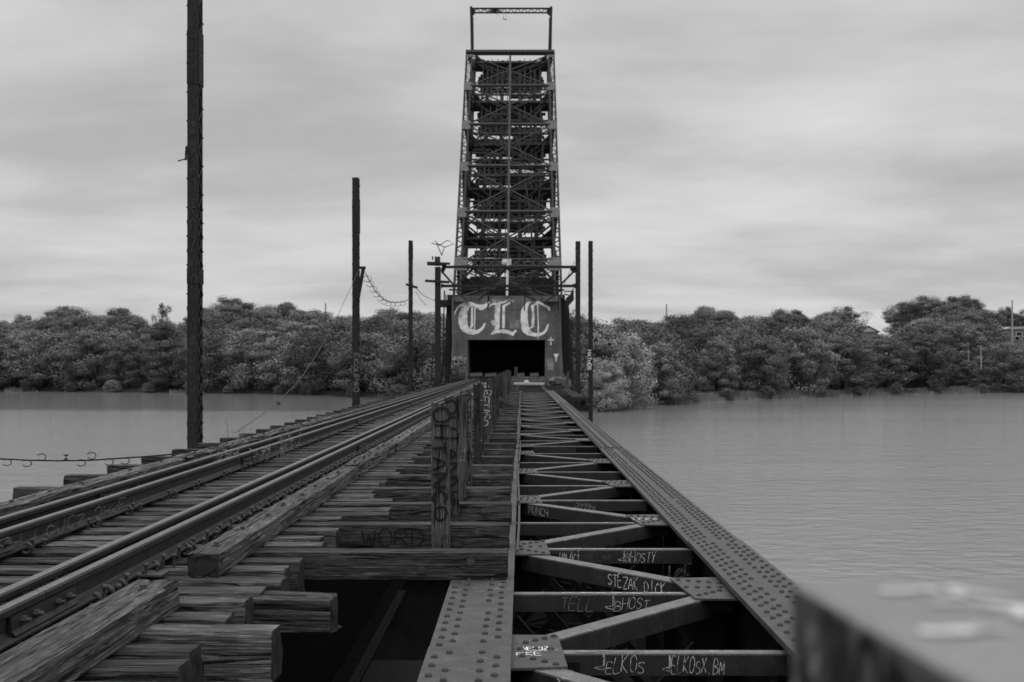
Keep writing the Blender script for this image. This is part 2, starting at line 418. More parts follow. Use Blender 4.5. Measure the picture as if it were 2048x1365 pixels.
nd = len(ds); fs = [(i * nd + j, (i + 1) * nd + j, (i + 1) * nd + j + 1, i * nd + j + 1) for i in range(len(cols) - 1) for j in range(nd - 1)]
mb.add(vs, fs); tag(mb.obj('hill', M['ground'], smooth=True), kind='structure')
# dark mud sheet added under the approach span to keep the gaps black
mb = MB(); nx_, ny_ = 12, 24
vs = []
for i in range(nx_):
    for j in range(ny_):
        x = -9.5 + 14.0 * i / (nx_ - 1); y = -30 + 92 * j / (ny_ - 1)
        e = min(i, nx_ - 1 - i, ny_ - 1 - j)
        vs.append((x, y, -.3 if e == 0 else .35 + .3 * noise.noise(Vector((x * .5, y * .3, 0)))))
fs = [(i * ny_ + j, (i + 1) * ny_ + j, (i + 1) * ny_ + j + 1, i * ny_ + j + 1) for i in range(nx_ - 1) for j in range(ny_ - 1)]
mb.add(vs, fs); tag(mb.obj('added_mudflat', M['mud'], smooth=True), kind='structure')

# ------------------------------------------------------------------ trees
def crown_mesh(name, seed, hgt, rad, nl, leafs, material, ls=.31, low=.12, flat=0):
    r = random.Random(seed); v = []; f = []; nv = []
    lobes = []
    for k in range(nl):
        t = (k + .5) / nl; zz = low + (1 - low) * t ** .85
        prof = math.sqrt(max(.02, 1 - ((zz - .5) / .56) ** 2))
        a = k * 2.4 + r.uniform(-.5, .5); rr = rad * prof * (r.uniform(.62, .86) if zz < .85 else r.uniform(.2, .8))
        lr = rad * r.uniform(.18, .40)
        lobes.append((Vector((math.cos(a) * rr, math.sin(a) * rr, hgt * zz - lr * .75)), lr))
    for k in range(5):
        lobes.append((Vector((r.uniform(-.2, .2) * rad, r.uniform(-.2, .2) * rad, hgt * (.25 + .14 * k))), rad * .42))
    for c, lr in lobes:
        sq = r.uniform(.6, .85)
        for _ in range(leafs):
            z_ = r.uniform(-.75, 1); a = r.uniform(0, 6.283); q = math.sqrt(max(0, 1 - z_ * z_))
            nn = Vector((q * math.cos(a), q * math.sin(a), z_))
            bumpy = 1 + .5 * noise.noise(nn * 2.2 + c) + r.uniform(-.32, .2)
            p = c + Vector((nn.x * lr, nn.y * lr, nn.z * lr * sq)) * bumpy
            n2 = (nn + Vector((r.uniform(-1, 1), r.uniform(-1, 1), r.uniform(-.6, 1))) * .42).normalized()
            u = n2.orthogonal().normalized(); w_ = n2.cross(u); an = r.uniform(0, 3.14)
            u, w_ = u * math.cos(an) + w_ * math.sin(an), w_ * math.cos(an) - u * math.sin(an)
            s1 = ls * r.uniform(.5, 1.1); s2 = s1 * r.uniform(.45, .8); o = len(v)
            v += [p - u * s1 * .5, p + w_ * s2 * .5 + n2 * .03, p + u * s1 * .5, p - w_ * s2 * .5]
            f.append((o + 3, o + 2, o + 1, o)); nv += [((nn * 1.0 + n2 * .25 + Vector((0, 0, .15)))).normalized()] * 4
    me = bpy.data.meshes.new(name); me.from_pydata([tuple(x) for x in v], [], f); me.materials.append(material); me.update()
    me.polygons.foreach_set('use_smooth', [True] * len(f)); me.normals_split_custom_set_from_vertices([tuple(x) for x in nv])
    return me
def trunk_mesh(seed, h):
    r = random.Random(seed); mb = MB()
    mb.tube([(0, 0, -.5), (r.uniform(-.1, .1), 0, h * .3), (r.uniform(-.3, .3), r.uniform(-.3, .3), h * .62), (r.uniform(-.3, .3), 0, h * .9)], [.3, .24, .15, .05], 7)
    for k in range(6):
        a = r.uniform(0, 6.28); z0 = h * r.uniform(.25, .6); l = h * r.uniform(.2, .32)
        mb.tube([(0, 0, z0), (math.cos(a) * l * .5, math.sin(a) * l * .5, z0 + l * .4), (math.cos(a) * l, math.sin(a) * l, z0 + l * .9)], [.12, .08, .03], 5)
    return mb.mesh('trunk', M['bark'], True)
CR = [crown_mesh('crown', 11 + i, 12, rr, 38, 430, M['leaf']) for i, rr in enumerate((4.8, 5.4, 4.2, 5.0, 4.6))]
CD = [crown_mesh('crown', 31 + i, 12, rr, 38, 430, M['leafdark']) for i, rr in enumerate((5.2, 4.4, 5.8))]
CL = [crown_mesh('crown', 51 + i, 12, rr, 40, 430, M['leaflight'], ls=.38) for i, rr in enumerate((5.0, 4.6))]
CS = [crown_mesh('crown', 61, 12, 4.2, 14, 190, M['leafdark'], ls=.38, low=.35)]
TR = [trunk_mesh(5 + i, 12) for i in range(3)]
tr = random.Random(21)
CAPS = [(2000, 2062, 684, 292), (1950, 1964, 720, 240), (1722, 1756, 667, 318), (280, 306, 680, 300)]      # gaps through which the houses show
def tree(px_, z, base, height, label, group, crowns, wd=1.0):
    for a, b_, yc, zc_ in CAPS:
        hw_ = 5.5 * wd / z * F * .75
        if a - hw_ < px_ < b_ + hw_ and z < zc_:
            height = min(height, CZ + (730 - yc) / F * z - base)
    if height < 3: return None
    o = thing('leafy_tree', (ray(px_, z), z, base), label, 'tree', group)
    s_ = height / 12; a = tr.uniform(0, 6.28)
    t = bpy.data.objects.new('trunk', tr.choice(TR)); c = bpy.data.objects.new('crown', tr.choice(crowns))
    for q in (t, c):
        COL.objects.link(q); q.parent = o; q.scale = (s_ * wd, s_ * wd, s_); q.rotation_euler.z = a
    return o
def zone(px_):
    if px_ < 0: return 'far left'
    if px_ < 375: return 'left of the tallest pole'
    if px_ < 705: return 'between two left poles'
    if px_ < 1043: return 'behind the tower foot'
    if px_ < 1330: return 'just right of the tower'
    if px_ < 1740: return 'mid right bank'
    return 'far right bank'
zcount = {}
rows = [(7, .0), (17, .28), (32, .52), (50, .76), (72, .93), (90, 1.0)]
for ri, (d_, fr) in enumerate(rows):
    px_ = -420 + ri * 23
    while px_ < 2480:
        zs = interp(SHORE, px_); step = (8.8 if ri < 4 else 9.4) * F / (zs + d_) * tr.uniform(.8, 1.2)
        if 905 < px_ < 1120 and ri < 4: px_ += step; continue
        z = zs + d_ + tr.uniform(-4, 4) * (ri > 0); base = ground_h(px_, d_)
        top_front = tr.uniform(9.5, 13.5); sk = sky_h(px_, z)
        if ri == 0: height = top_front * (1.0 if px_ > 1000 else 1.15)
        elif ri == len(rows) - 1: height = max(4, sk - base) * tr.uniform(.95, 1.01)
        else: height = max(5, min(sk - base - 1.0, tr.uniform(10.5, 14)))
        crowns = CR if tr.random() < .62 else CD
        if ri == 0 and 1190 < px_ < 1300: crowns = CL
        pos = ('at the water edge', 'a little behind the water edge', 'halfway up the bank', 'high on the bank', 'near the ridge', 'on the skyline')[ri]
        if crowns is CL: lab = 'pale leafy tree at the water edge just right of the tower'
        else: lab = ('dark' if crowns is CD else 'mid grey') + ' leafy tree ' + pos + ', ' + zone(px_)
        lab = lab.replace('mid grey', 'medium green')
        if crowns is not CL:
            zk = zone(px_) + str(ri); zcount[zk] = zcount.get(zk, 0) + 1
            lab = (['first', 'second', 'third', 'fourth', 'fifth', 'sixth', 'seventh', 'eighth', 'ninth', 'tenth', 'eleventh', 'twelfth', 'thirteenth', 'fourteenth', 'fifteenth', 'sixteenth'][min(15, zcount[zk] - 1)]) + ' tree from the left ' + pos + ', ' + zone(px_)
        if not 1735 <= px_ <= 1760 or ri < 4:
            tree(px_, z, base, height, lab, lab.split(',')[0].replace('tree', 'trees', 1) + (', ' + zone(px_)), crowns, tr.uniform(1.15, 1.6))
        px_ += step
# hand placed skyline crowns
for px_, ytop, wd, cr_, lab, dd in ((135, 611, 1.5, CD, 'broad domed dark tree on the skyline at far left', 95), (325, 605, .62, CS, 'small ragged tree standing alone above the skyline left of the tallest pole', 98),
        (46, 628, .9, CD, 'low dark domed tree on the skyline nearest the left edge', 99), (462, 593, 1.3, CD, 'high rounded dark tree on the skyline right of the tallest pole', 100),
        (240, 613, 1.2, CR, 'wide light topped tree on the skyline right of the domed one', 97), (1775, 588, .9, CR, 'tall feathery tree left of the big dark clump on the right ridge', 97),
        (1850, 590, 1.2, CD, 'huge dark tree forming the left of the right ridge clump', 93), (1915, 590, 1.25, CD, 'huge dark tree forming the right of the right ridge clump', 95),
        (1690, 611, .9, CD, 'dark rounded tree just left of the gap with the gabled house', 94), (1560, 616, .7, CD, 'small dark round tree on the ridge right of the pale mast', 98),
        (1410, 611, 1.2, CR, 'broad high tree on the ridge just right of the pale mast', 96), (2010, 612, .6, CD, 'narrow dark tree behind the white pole at right', 99),
        (1262, 668, .8, CR, 'pale mottled tree at the water edge second right of the tower', 6),
        (575, 603, 1.1, CD, 'broad tree on the skyline left of the second pole', 99)):
    z = interp(SHORE, px_) + dd; base = ground_h(px_, 90); tree(px_, z, base, CZ + (730 - ytop) / F * z - base, lab, None, cr_, wd)

for px_, z, h_, lab in ((1198, 146, 11.3, 'brightest pale tree at the water edge touching the right poles'), (1240, 150, 10.6, 'bright pale tree at the water edge right of the brightest one'), (1213, 142, 6.5, 'low pale leafy tree overhanging the water just right of the poles'), (1325, 165, 9.5, 'pale mottled tree at the water edge third right of the tower')):
    tree(px_, z, .2, h_, lab, None, CL if px_ < 1300 else CR, 1.05)
def shrub(px_, z, s_, label, mt=None):
    o = thing('shrub', (ray(px_, z), z, .1), label, 'shrub', 'low shrubs at the waterline')
    c = bpy.data.objects.new('foliage', tr.choice(CR if mt is None else CL)); COL.objects.link(c); c.parent = o; c.scale = (s_, s_, s_ * .6); c.rotation_euler.z = tr.uniform(0, 6)
for k in range(30):
    px_ = -200 + k * 83 + tr.uniform(-12, 12)
    if 880 < px_ < 1130: continue
    zs = interp(SHORE, px_)
    zcount[zone(px_)] = zcount.get(zone(px_), 0) + 1
    shrub(px_, zs + tr.uniform(-.5, 1.5), tr.uniform(.22, .42), ['first', 'second', 'third', 'fourth', 'fifth', 'sixth', 'seventh', 'eighth', 'ninth', 'tenth'][min(9, zcount[zone(px_)] - 1)] + ' low leafy shrub from the left at the waterline, ' + zone(px_))
# shore grass, uncountable
mb = MB()
for k in range(26000):
    px_ = tr.uniform(1180, 1960) if tr.random() < .75 else tr.uniform(-150, 800)
    if px_ < 1000 and noise.noise(Vector((px_ * .012, 5, 0))) < .12: continue
    zs = interp(SHORE, px_); d_ = tr.uniform(-.3, 5.0) * (1 if px_ > 1000 else .6)
    z = zs + d_; x = ray(px_, z); hb = max(-.1, ground_h(px_, d_)); h = tr.uniform(.5, 1.2) * (.7 + .5 * noise.noise(Vector((px_ * .02, 0, 0))))
    a = tr.uniform(0, 3.14); ww = tr.uniform(.05, .13)
    dx, dy = math.cos(a) * ww, math.sin(a) * ww; lx = tr.uniform(-.2, .2)
    mb.add([(x - dx, z - dy, hb - .1), (x + dx, z + dy, hb - .1), (x + dx * .2 + lx, z, hb + h)], [(0, 1, 2)])
tag(mb.obj('shore_grass', M['grass']), kind='stuff')

# ------------------------------------------------------------------ far houses and masts
def house(px_, y, z, wpx, hpx, label, roofm, wallm, wins):
    s_ = z / F; c = PX(px_, y, z); wd = wpx * s_; hh = hpx * s_; dp = wd * .8
    o = thing('house', (c.x, c.y, c.z), label, 'house')
    ex = 3 if hpx > 12 else .5
    MB().box((c.x, c.y + dp / 2, c.z - ex / 2), (wd, dp, hh + ex)).obj('wall', wallm, o)
    rz = c.z + hh / 2
    MB().prism([(c.x - wd * .55, c.y - .3, rz), (c.x + wd * .55, c.y - .3, rz), (c.x + wd * .45, c.y - .3 + .01, rz + hh * .22), (c.x - wd * .45, c.y - .29, rz + hh * .22)], (0, dp + .6, 0)).obj('roof', roofm, o)
    for (wx, wy, ww, wh) in wins:
        q = PX(wx, wy, z)
        fr = MB().box((q.x, c.y - .06, q.z), (ww * s_ + .3, .1, wh * s_ + .3)).obj('window', M['housepale'], o)
        MB().box((q.x, c.y - .13, q.z), (ww * s_, .06, wh * s_)).obj('pane', M['glass'], fr)
    return o
house(2046, 671, 282, 62, 24, 'grey two storey house with white framed windows behind the right trees', M['roofpale'], M['housewall'], [(2011, 668, 9, 6), (2038, 668, 10, 6), (2034, 677, 8, 6), (2046, 677, 3, 5)])
house(1958, 716, 240, 16, 10, 'small white shed glimpsed among the right bank trees', M['roof'], M['housepale'], [(1955, 716, 2, 6), (1961, 716, 2, 6)])
house(292, 672, 300, 20, 5, 'low building with pale roof glimpsed through the left bank trees', M['roofpale'], M['housepale'], [])
o = thing('house', PX(1740, 664, 318), 'small gabled house in the gap of the right ridge', 'house')
a = PX(1722, 664, 318); b_ = PX(1758, 664, 318); c = PX(1736, 654, 318)
MB().prism([a, b_, c + Vector((0, 0, .1))], (0, 8, 0)).obj('gable', M['housepale'], o)
MB().box((a + b_) / 2 + Vector((0, 4, -2.6)), ((b_ - a).x * .9, 7.8, 5)).obj('wall', M['housewall'], o)
MB().bar(a + Vector((-.3, 4, -.1)), c + Vector((0, 4, .25)), 8.4, .2).bar(c + Vector((0, 4, .25)), b_ + Vector((.3, 4, -.1)), 8.4, .2).obj('roof', M['roof'], o)
def mast(px_, ytop, ybot, z, r_, label, arms=()):
    a = PX(px_, ybot, z); b_ = PX(px_, ytop, z)
    o = thing('utility_pole', a, label, 'utility pole')
    MB().tube([a - Vector((0, 0, 6 if r_ > .15 else 1.2)), b_], [r_ * 1.2, r_ * .8], 8).obj('pole', M['palepole'], o)
    for (y, l) in arms:
        q = PX(px_, y, z); MB().bar(q - Vector((l, .2, 0)), q + Vector((l, -.2, 0)), .12, .12).obj('crossarm', M['palepole'], o)
mast(2024.5, 601, 682, 272, .22, 'tall white pole beside the grey house at right', ((627, .5), (640, .7)))
mast(1333, 609, 645, 285, .22, 'thin pale mast above the right treetops')
mast(651, 607, 640, 320, .25, 'thin pale mast above the left treetops between two poles')
mast(53, 634, 655, 318, .22, 'pale utility pole with crossarm on the left skyline', ((641, 1.2), (645, .9)))
mast(1962, 694, 728, 236, .12, 'short pole beside the small white shed', ((699, .5),))
mast(1937, 699, 712, 236, .08, 'thin short post left of the white shed')
# bare tree in the gap
o = thing('bare_tree', PX(1731, 660, 322), 'leafless twiggy tree in the gap of the right ridge', 'tree')
mb = MB(); br = random.Random(4)
def twig(p, d_, l, r_, n_):
    q = p + d_ * l; mb.tube([p, q], [r_, r_ * .6], 4, False)
    if n_ <= 0: return
    for _ in range(3):
        e = (d_ + Vector((br.uniform(-.7, .7), br.uniform(-.3, .3), br.uniform(-.1, .5)))).normalized(); twig(q, e, l * .72, r_ * .6, n_ - 1)
twig(PX(1731, 668, 322), Vector((0, 0, 1)), 2.2, .12, 5); mb.obj('branches', M['palepole'], o)

# ------------------------------------------------------------------ bridge spans: girders, lateral bracing, rivets
H_G = 1.55
rivet_me = MB().dome((0, 0, 0), .0195, .0165, n=10).mesh('rivet', M['rivet'], True)
class Rivets:
    def __init__(s, root): s.l = []; s.root = root
    def add(s, p, nrm, parent): s.l.append((Vector(p), Vector(nrm), parent))
    def build(s, k=100):
        s.l.sort(key=lambda q: (q[0] - Vector((0, 0, CZ))).length)
        vis = [q for q in s.l if q[0].y > 5.2] ; rest = [q for q in s.l if q[0].y <= 5.2]
        for p, n_, par in vis[:k]:
            o = bpy.data.objects.new('rivet', rivet_me); COL.objects.link(o); o.parent = par
            off = Vector((0, 0, 0)); r_ = par
            while r_ is not None: off += r_.location; r_ = r_.parent
            o.location = p - off; o.rotation_euler = n_.to_track_quat('Z', 'Y').to_euler()
        mb = MB()
        for p, n_, par in vis[k:] + rest:
            if p.y > 45: continue
            mb.dome(p, .0195, .0165, n_, 8 if p.y < 12 else 5)
        if mb.v: tag(mb.obj('rivets', M['rivet'], s.root, True), kind='stuff')
LX0, LX1 = -.507, -.055
RX0, RX1 = 1.455, 1.93
def flange(mbx, x0, x1, z0, z1, top, th=.02):
    mbx.box(((x0 + x1) / 2, (z0 + z1) / 2, CZ - top - th / 2), (x1 - x0, z1 - z0, th)); return mbx
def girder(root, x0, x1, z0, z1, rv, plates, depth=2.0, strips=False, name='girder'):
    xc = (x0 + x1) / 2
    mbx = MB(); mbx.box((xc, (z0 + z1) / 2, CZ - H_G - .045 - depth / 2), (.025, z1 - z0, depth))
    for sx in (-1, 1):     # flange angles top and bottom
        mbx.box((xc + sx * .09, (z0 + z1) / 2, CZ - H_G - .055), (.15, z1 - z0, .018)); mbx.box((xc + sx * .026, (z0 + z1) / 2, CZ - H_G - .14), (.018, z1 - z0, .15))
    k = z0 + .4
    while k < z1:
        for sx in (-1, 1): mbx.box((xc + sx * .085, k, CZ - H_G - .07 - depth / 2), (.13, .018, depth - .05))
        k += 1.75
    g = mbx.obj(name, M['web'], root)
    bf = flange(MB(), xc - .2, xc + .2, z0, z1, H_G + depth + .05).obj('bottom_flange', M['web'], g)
    for (a, b_, dz, nn) in plates:
        m2 = MB()
        if strips:
            for sx, w_ in ((-.148, .15), (0, .1), (.148, .15)):
                m2.box((xc + sx, (a + b_) / 2, CZ - H_G - dz - .011 + (.004 if sx == 0 else 0)), (w_, b_ - a, .022))
            m2.box((xc, (a + b_) / 2, CZ - H_G - dz - .035), (x1 - x0 - .03, b_ - a, .02))
        else:
            m2.box((xc, (a + b_) / 2, CZ - H_G - dz - .011), (x1 - x0, b_ - a, .022))
            m2.box((xc, (a + b_) / 2, CZ - H_G - dz - .034), (x1 - x0 - .012, b_ - a, .02))
        fl = m2.obj('flange_plate', M['girder'], g)
        y = a + .06; j = 0
        while y < b_ - .04:
            if strips:
                offs = (-.19, -.11, .11, .19)
            else:
                offs = ((-.175, .15) if j % 2 == 0 else (-.1, .07)) if x0 < 0 else ((-.17, -.05, .185) if j % 2 == 0 else (-.11, .07, .13))
            if y < 46:
                for ox in [q for q in offs if rnd.random() < .97]: rv.add((xc + ox + rnd.uniform(-.004, .004), y + rnd.uniform(-.006, .006), CZ - H_G - dz), (0, 0, 1), fl)
            y += .0875 if not strips else .16; j += 1
    return g
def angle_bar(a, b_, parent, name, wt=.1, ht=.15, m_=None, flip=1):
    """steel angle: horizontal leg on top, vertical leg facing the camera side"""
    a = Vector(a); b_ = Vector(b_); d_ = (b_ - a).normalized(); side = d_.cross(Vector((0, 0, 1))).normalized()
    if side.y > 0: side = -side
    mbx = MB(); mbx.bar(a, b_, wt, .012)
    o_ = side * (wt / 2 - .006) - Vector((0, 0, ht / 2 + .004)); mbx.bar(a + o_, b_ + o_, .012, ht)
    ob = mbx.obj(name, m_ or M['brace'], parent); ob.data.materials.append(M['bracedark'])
    for p_ in ob.data.polygons[6:]: p_.material_index = 1  # upright leg in the darker copy: its shade is painted in
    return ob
def gusset(poly, z, parent, m_=None):
    return MB().prism([(x, y, z) for x, y in poly], (0, 0, -.014)).obj('gusset_plate', m_ or M['girder'], parent)

spanA = thing('bridge_span', (0.7, 1, CZ - H_G), 'nearest bare riveted girder span with zigzag bracing, its ties removed on the right', 'bridge span')
rv = Rivets(spanA)
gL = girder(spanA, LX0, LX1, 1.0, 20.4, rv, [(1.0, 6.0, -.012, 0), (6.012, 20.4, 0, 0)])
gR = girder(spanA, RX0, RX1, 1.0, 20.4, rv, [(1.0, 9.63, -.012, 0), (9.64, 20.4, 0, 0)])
zn = CZ - H_G - .075
def lateral(root, rvx, z_start, n_, first_left=True, detail=True):
    left = first_left; prev = None; out = []
    for k in range(n_):
        z = z_start + 1.745 * k
        if left:
            poly = [(LX1 - .03, z - .36), (LX1 + .30, z - .32), (LX1 + .27, z + .36), (LX1 - .03, z + .37)]; node = Vector((LX1 + .12, z, zn))
            rp = [(.08 + i * .055, .17 + i * .05) for i in range(4)] + [(.06 + i * .06, -.12 - i * .055) for i in range(4)] + [(.05 + i * .085, .03) for i in range(3)]
        else:
            poly = [(RX0 + .03, z - .38), (RX0 - .26, z - .36), (RX0 - .34, z + .36), (RX0 + .03, z + .39)]; node = Vector((RX0 - .2, z, zn))
            rp = [(-.29 + i * .07, .27 - i * .03) for i in range(5)] + [(-.27 + i * .08, .0) for i in range(4)] + [(-.22 + i * .055, -.27 + i * .05) for i in range(4)]
        g_ = gusset(poly, zn + .022, root)
        for dx, dy in rp:
            if z < 22: rvx.add(((LX1 if left else RX0) + dx, z + dy, zn + .022), (0, 0, 1), g_)
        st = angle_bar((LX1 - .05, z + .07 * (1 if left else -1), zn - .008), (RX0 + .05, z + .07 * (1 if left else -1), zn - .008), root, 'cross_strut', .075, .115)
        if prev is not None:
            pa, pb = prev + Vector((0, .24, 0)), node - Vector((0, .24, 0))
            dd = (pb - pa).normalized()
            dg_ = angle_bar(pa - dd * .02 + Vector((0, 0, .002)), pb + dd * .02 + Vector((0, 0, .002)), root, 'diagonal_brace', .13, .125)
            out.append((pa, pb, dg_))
        out.append((node, st, left)); prev = node; left = not left
        # cross frame below
        xf = MB(); zb = CZ - H_G - 2.0
        xf.bar((LX1, z, zn - .2), (RX0, z, zb), .07, .07); xf.bar((RX0, z + .08, zn - .2), (LX1, z + .08, zb), .07, .07); xf.bar((LX1, z, zb), (RX0, z, zb), .09, .09)
        ex = RX0 if not k % 2 else LX1; sx = -1 if not k % 2 else 1
        xf.prism([(ex, z - .04, zn - .03), (ex + sx * .38, z - .04, zn - .03), (ex + sx * .38, z - .04, zn - .18), (ex, z - .04, zn - .62)], (0, .012, 0))
        xf.obj('cross_frame', M['web'], root)
        if z < 16:
            for i in range(4): rvx.add((ex + sx * (.06 + i * .09), z - .041, zn - .09), (0, -1, 0), root)
        if prev is not None and k: 
            m3 = MB(); m3.bar((LX1, z - 1.7, zb + .02), (RX0, z, zb + .02), .08, .03); m3.bar((RX0, z - 1.7, zb + .06), (LX1, z, zb + .06), .08, .03); m3.obj('lower_brace', M['web'], root)
    return out
lat = lateral(spanA, rv, 4.42, 10, False)
rv.build(100)
tag(gL, 'left girder, near half bare and the rest carrying long ties'); tag(gR, 'right girder with fully exposed riveted top')
spanB = thing('bridge_span', (0.7, 20.6, CZ - H_G), 'farther bare girder span running on to the tower', 'bridge span')
rvb = Rivets(spanB)
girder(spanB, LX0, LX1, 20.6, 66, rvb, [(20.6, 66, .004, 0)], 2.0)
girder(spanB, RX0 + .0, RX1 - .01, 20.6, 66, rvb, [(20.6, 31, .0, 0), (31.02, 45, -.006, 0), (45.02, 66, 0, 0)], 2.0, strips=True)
lateral(spanB, rvb, 21.9, 25, True)
rvb.build(40)
# spans under the remaining track
spanC = thing('track_span', (-3.2, 1, CZ - 1.6), 'dark girder span hidden under the track ties', 'bridge span')
for xc in (-4.2, -2.2):
    MB().box((xc, 48, CZ - 1.62 - 1.0), (.03, 94, 2.0)).obj('girder', M['web'], spanC)
    for dz in (1.61, 3.72): MB().box((xc, 48, CZ - dz), (.42, 94, .03)).obj('flange', M['web'], spanC)
MB().box((-1.2, 9.5, CZ - 3.78), (1.5, 9, .04)).obj('lateral_plate', M['bracedark'], spanC)
lettering('YOV', (-1.75, 8.2, CZ - 3.755), (1, .1, 0), (0, 1, 0), (0, 0, 1), 1.9, .45, .035, spanC, M['taggrey'], .2)
mb = MB(); mb.box((-1.95, 10, CZ - 3.70), (.12, 16, .02)); 
for i in range(60): mb.dome((-1.93, 5 + .2 * i, CZ - 3.69), .02, .015, (0, 0, 1), 6)
mb.obj('riveted_edge', M['bracedark'], spanC)
# piers
for zp, lab in ((20.5, 'dark masonry pier under the joint of the two bare spans'), (43.5, 'middle masonry pier below the farther span'), (67, 'masonry pier just before the tower')):
    o = thing('pier', (-1.5, zp, 0), lab, 'pier')
    MB().box((-1.5, zp, 1.1), (9.0, 1.9, 2.3)).obj('shaft', M['stone'], o); MB().box((-1.5, zp, 2.3), (9.4, 2.2, .2)).obj('cap', M['stone'], o)
# lettering on the steel
def tagline(text, x0, x1, y0, y1, z, par, m_, wpx=2.0, slant=.3, jit=.26):
    """letters on a vertical face seen at distance z between two photo positions"""
    a = PX(x0, y1, z); b_ = PX(x1, y1, z); top = PX(x0, y0, z); n_ = len(text)
    return lettering(text, a, b_ - a, (0, 0, 1), (0, -1, 0), top.z - a.z, (b_ - a).length / n_, wpx * z / F, par, m_, jit, slant=slant)
def strut_face(k):  # front face y of strut k in the span
    z = 4.42 + 1.745 * k; left = k % 2 == 1
    return z + .07 * (1 if left else -1) - .0375
struts = [c for c in spanA.children if c.name.startswith('cross_strut')]
def on_strut(k, text, x0, x1, m_, wpx=1.3, fr=(.35, .88)):
    z = strut_face(k) - .003; zt = zn - .02; zb = zn - .125
    yt = 730 + (CZ - (zt + (zb - zt) * fr[0] * .3)) * F / z; yb = 730 + (CZ - (zt + (zb - zt) * fr[1])) * F / z
    tagline(text, x0, x1, yt, yb, z, struts[k], m_, wpx)
on_strut(1, '<ELKOS', 1195, 1290, M['tagwhite']); on_strut(1, '<ELKOSX.BM', 1330, 1450, M['tagwhite'])
on_strut(2, 'TELL', 1120, 1190, M['taggrey'], 1.2); on_strut(2, '<BHOST', 1215, 1300, M['tagwhite'], 1.1)
on_strut(3, 'HALAC*', 1118, 1160, M['tagwhite'], 1.1); on_strut(3, 'ZAKO~~', 1162, 1225, M['tagdim'], 1.2); on_strut(3, '<BHOSTY', 1240, 1312, M['tagwhite'], 1.1)
on_strut(5, 'BKMN', 1150, 1190, M['taggrey'], 1.4)
# worn paint streaks on strut tops
for k, (a, b_) in ((2, (1125, 1345)), (3, (1105, 1260)), (1, (1150, 1290))):
    mb = MB(); z = strut_face(k) + .02; x = (a - 1043) / F * z; xe = (b_ - 1043) / F * z
    while x < xe:
        l = rnd.uniform(.03, .09); pts = [Vector((x + l * i / 4, rnd.uniform(-.004, .004))) for i in range(5)]
        ribbon(mb, pts, Vector((0, z + rnd.uniform(-.01, .02), zn - .0005)), Vector((1, 0, 0)), Vector((0, 1, 0)), Vector((0, 0, 1)), rnd.uniform(.008, .02), .003); x += l * rnd.uniform(.8, 1.6)
    mb.obj('graffiti', M['tagwhite'] if k != 1 else M['taggrey'], struts[k])
# lettering on the diagonals (the vertical leg faces the camera)
diags = [q for q in lat if isinstance(q[1], Vector)]
def on_diag(i, text, f0, f1, m_, wd, hh=.1):
    a, b_, ob = diags[i]
    if a.x > b_.x: a, b_ = b_, a
    d_ = (b_ - a).normalized(); side = d_.cross(Vector((0, 0, 1))).normalized()
    if side.y > 0: side = -side
    p0 = a + (b_ - a) * f0 + side * .068 - Vector((0, 0, .108)); l = (b_ - a).length * (f1 - f0)
    lettering(text, p0, d_, (0, 0, 1), side, hh, l / len(text), wd, ob, m_, .2)
on_diag(2, 'STEZAK DICK', .56, .9, M['tagwhite'], .008, .085)
on_diag(4, 'MUNCH', .06, .25, M['tagwhite'], .006, .08)
on_diag(0, 'XZW', .15, .5, M['tagwhite'], .009)
mb = MB()
gps = [c for c in spanA.children if c.name.startswith('gusset_plate')]
lettering('NEBOZ..', P(LX1 + .06, 6.17, H_G + .053), (1, .0, 0), (0, 1, 0), (0, 0, 1), .07, .03, .006, gps[1], M['white'], .2)
lettering('FKE', P(LX1 + .03, 6.06, H_G + .053), (1, 0, 0), (0, 1, 0), (0, 0, 1), .08, .05, .006, gps[1], M['white'], .2)
lettering('XNM~', P(RX0 - .3, 11.36, H_G + .053), (1, 0, 0), (0, 1, 0), (0, 0, 1), .14, .07, .014, gps[4], M['tagwhite'], .3)
lettering('IGF', P(RX0 - .2, 9.59, H_G + .36), (1, .0, .0), (0, 0, 1), (0, -1, 0), .16, .085, .018, spanA, M['tagdim'], .15)
# big faint outline on the left girder side below
lettering('YVX', P(-.9, 7.3, 3.0), (.9, .25, 0), (0, 0, 1), (0, -1, 0), .01, .01, .002, spanC, M['tagdim'], .2)

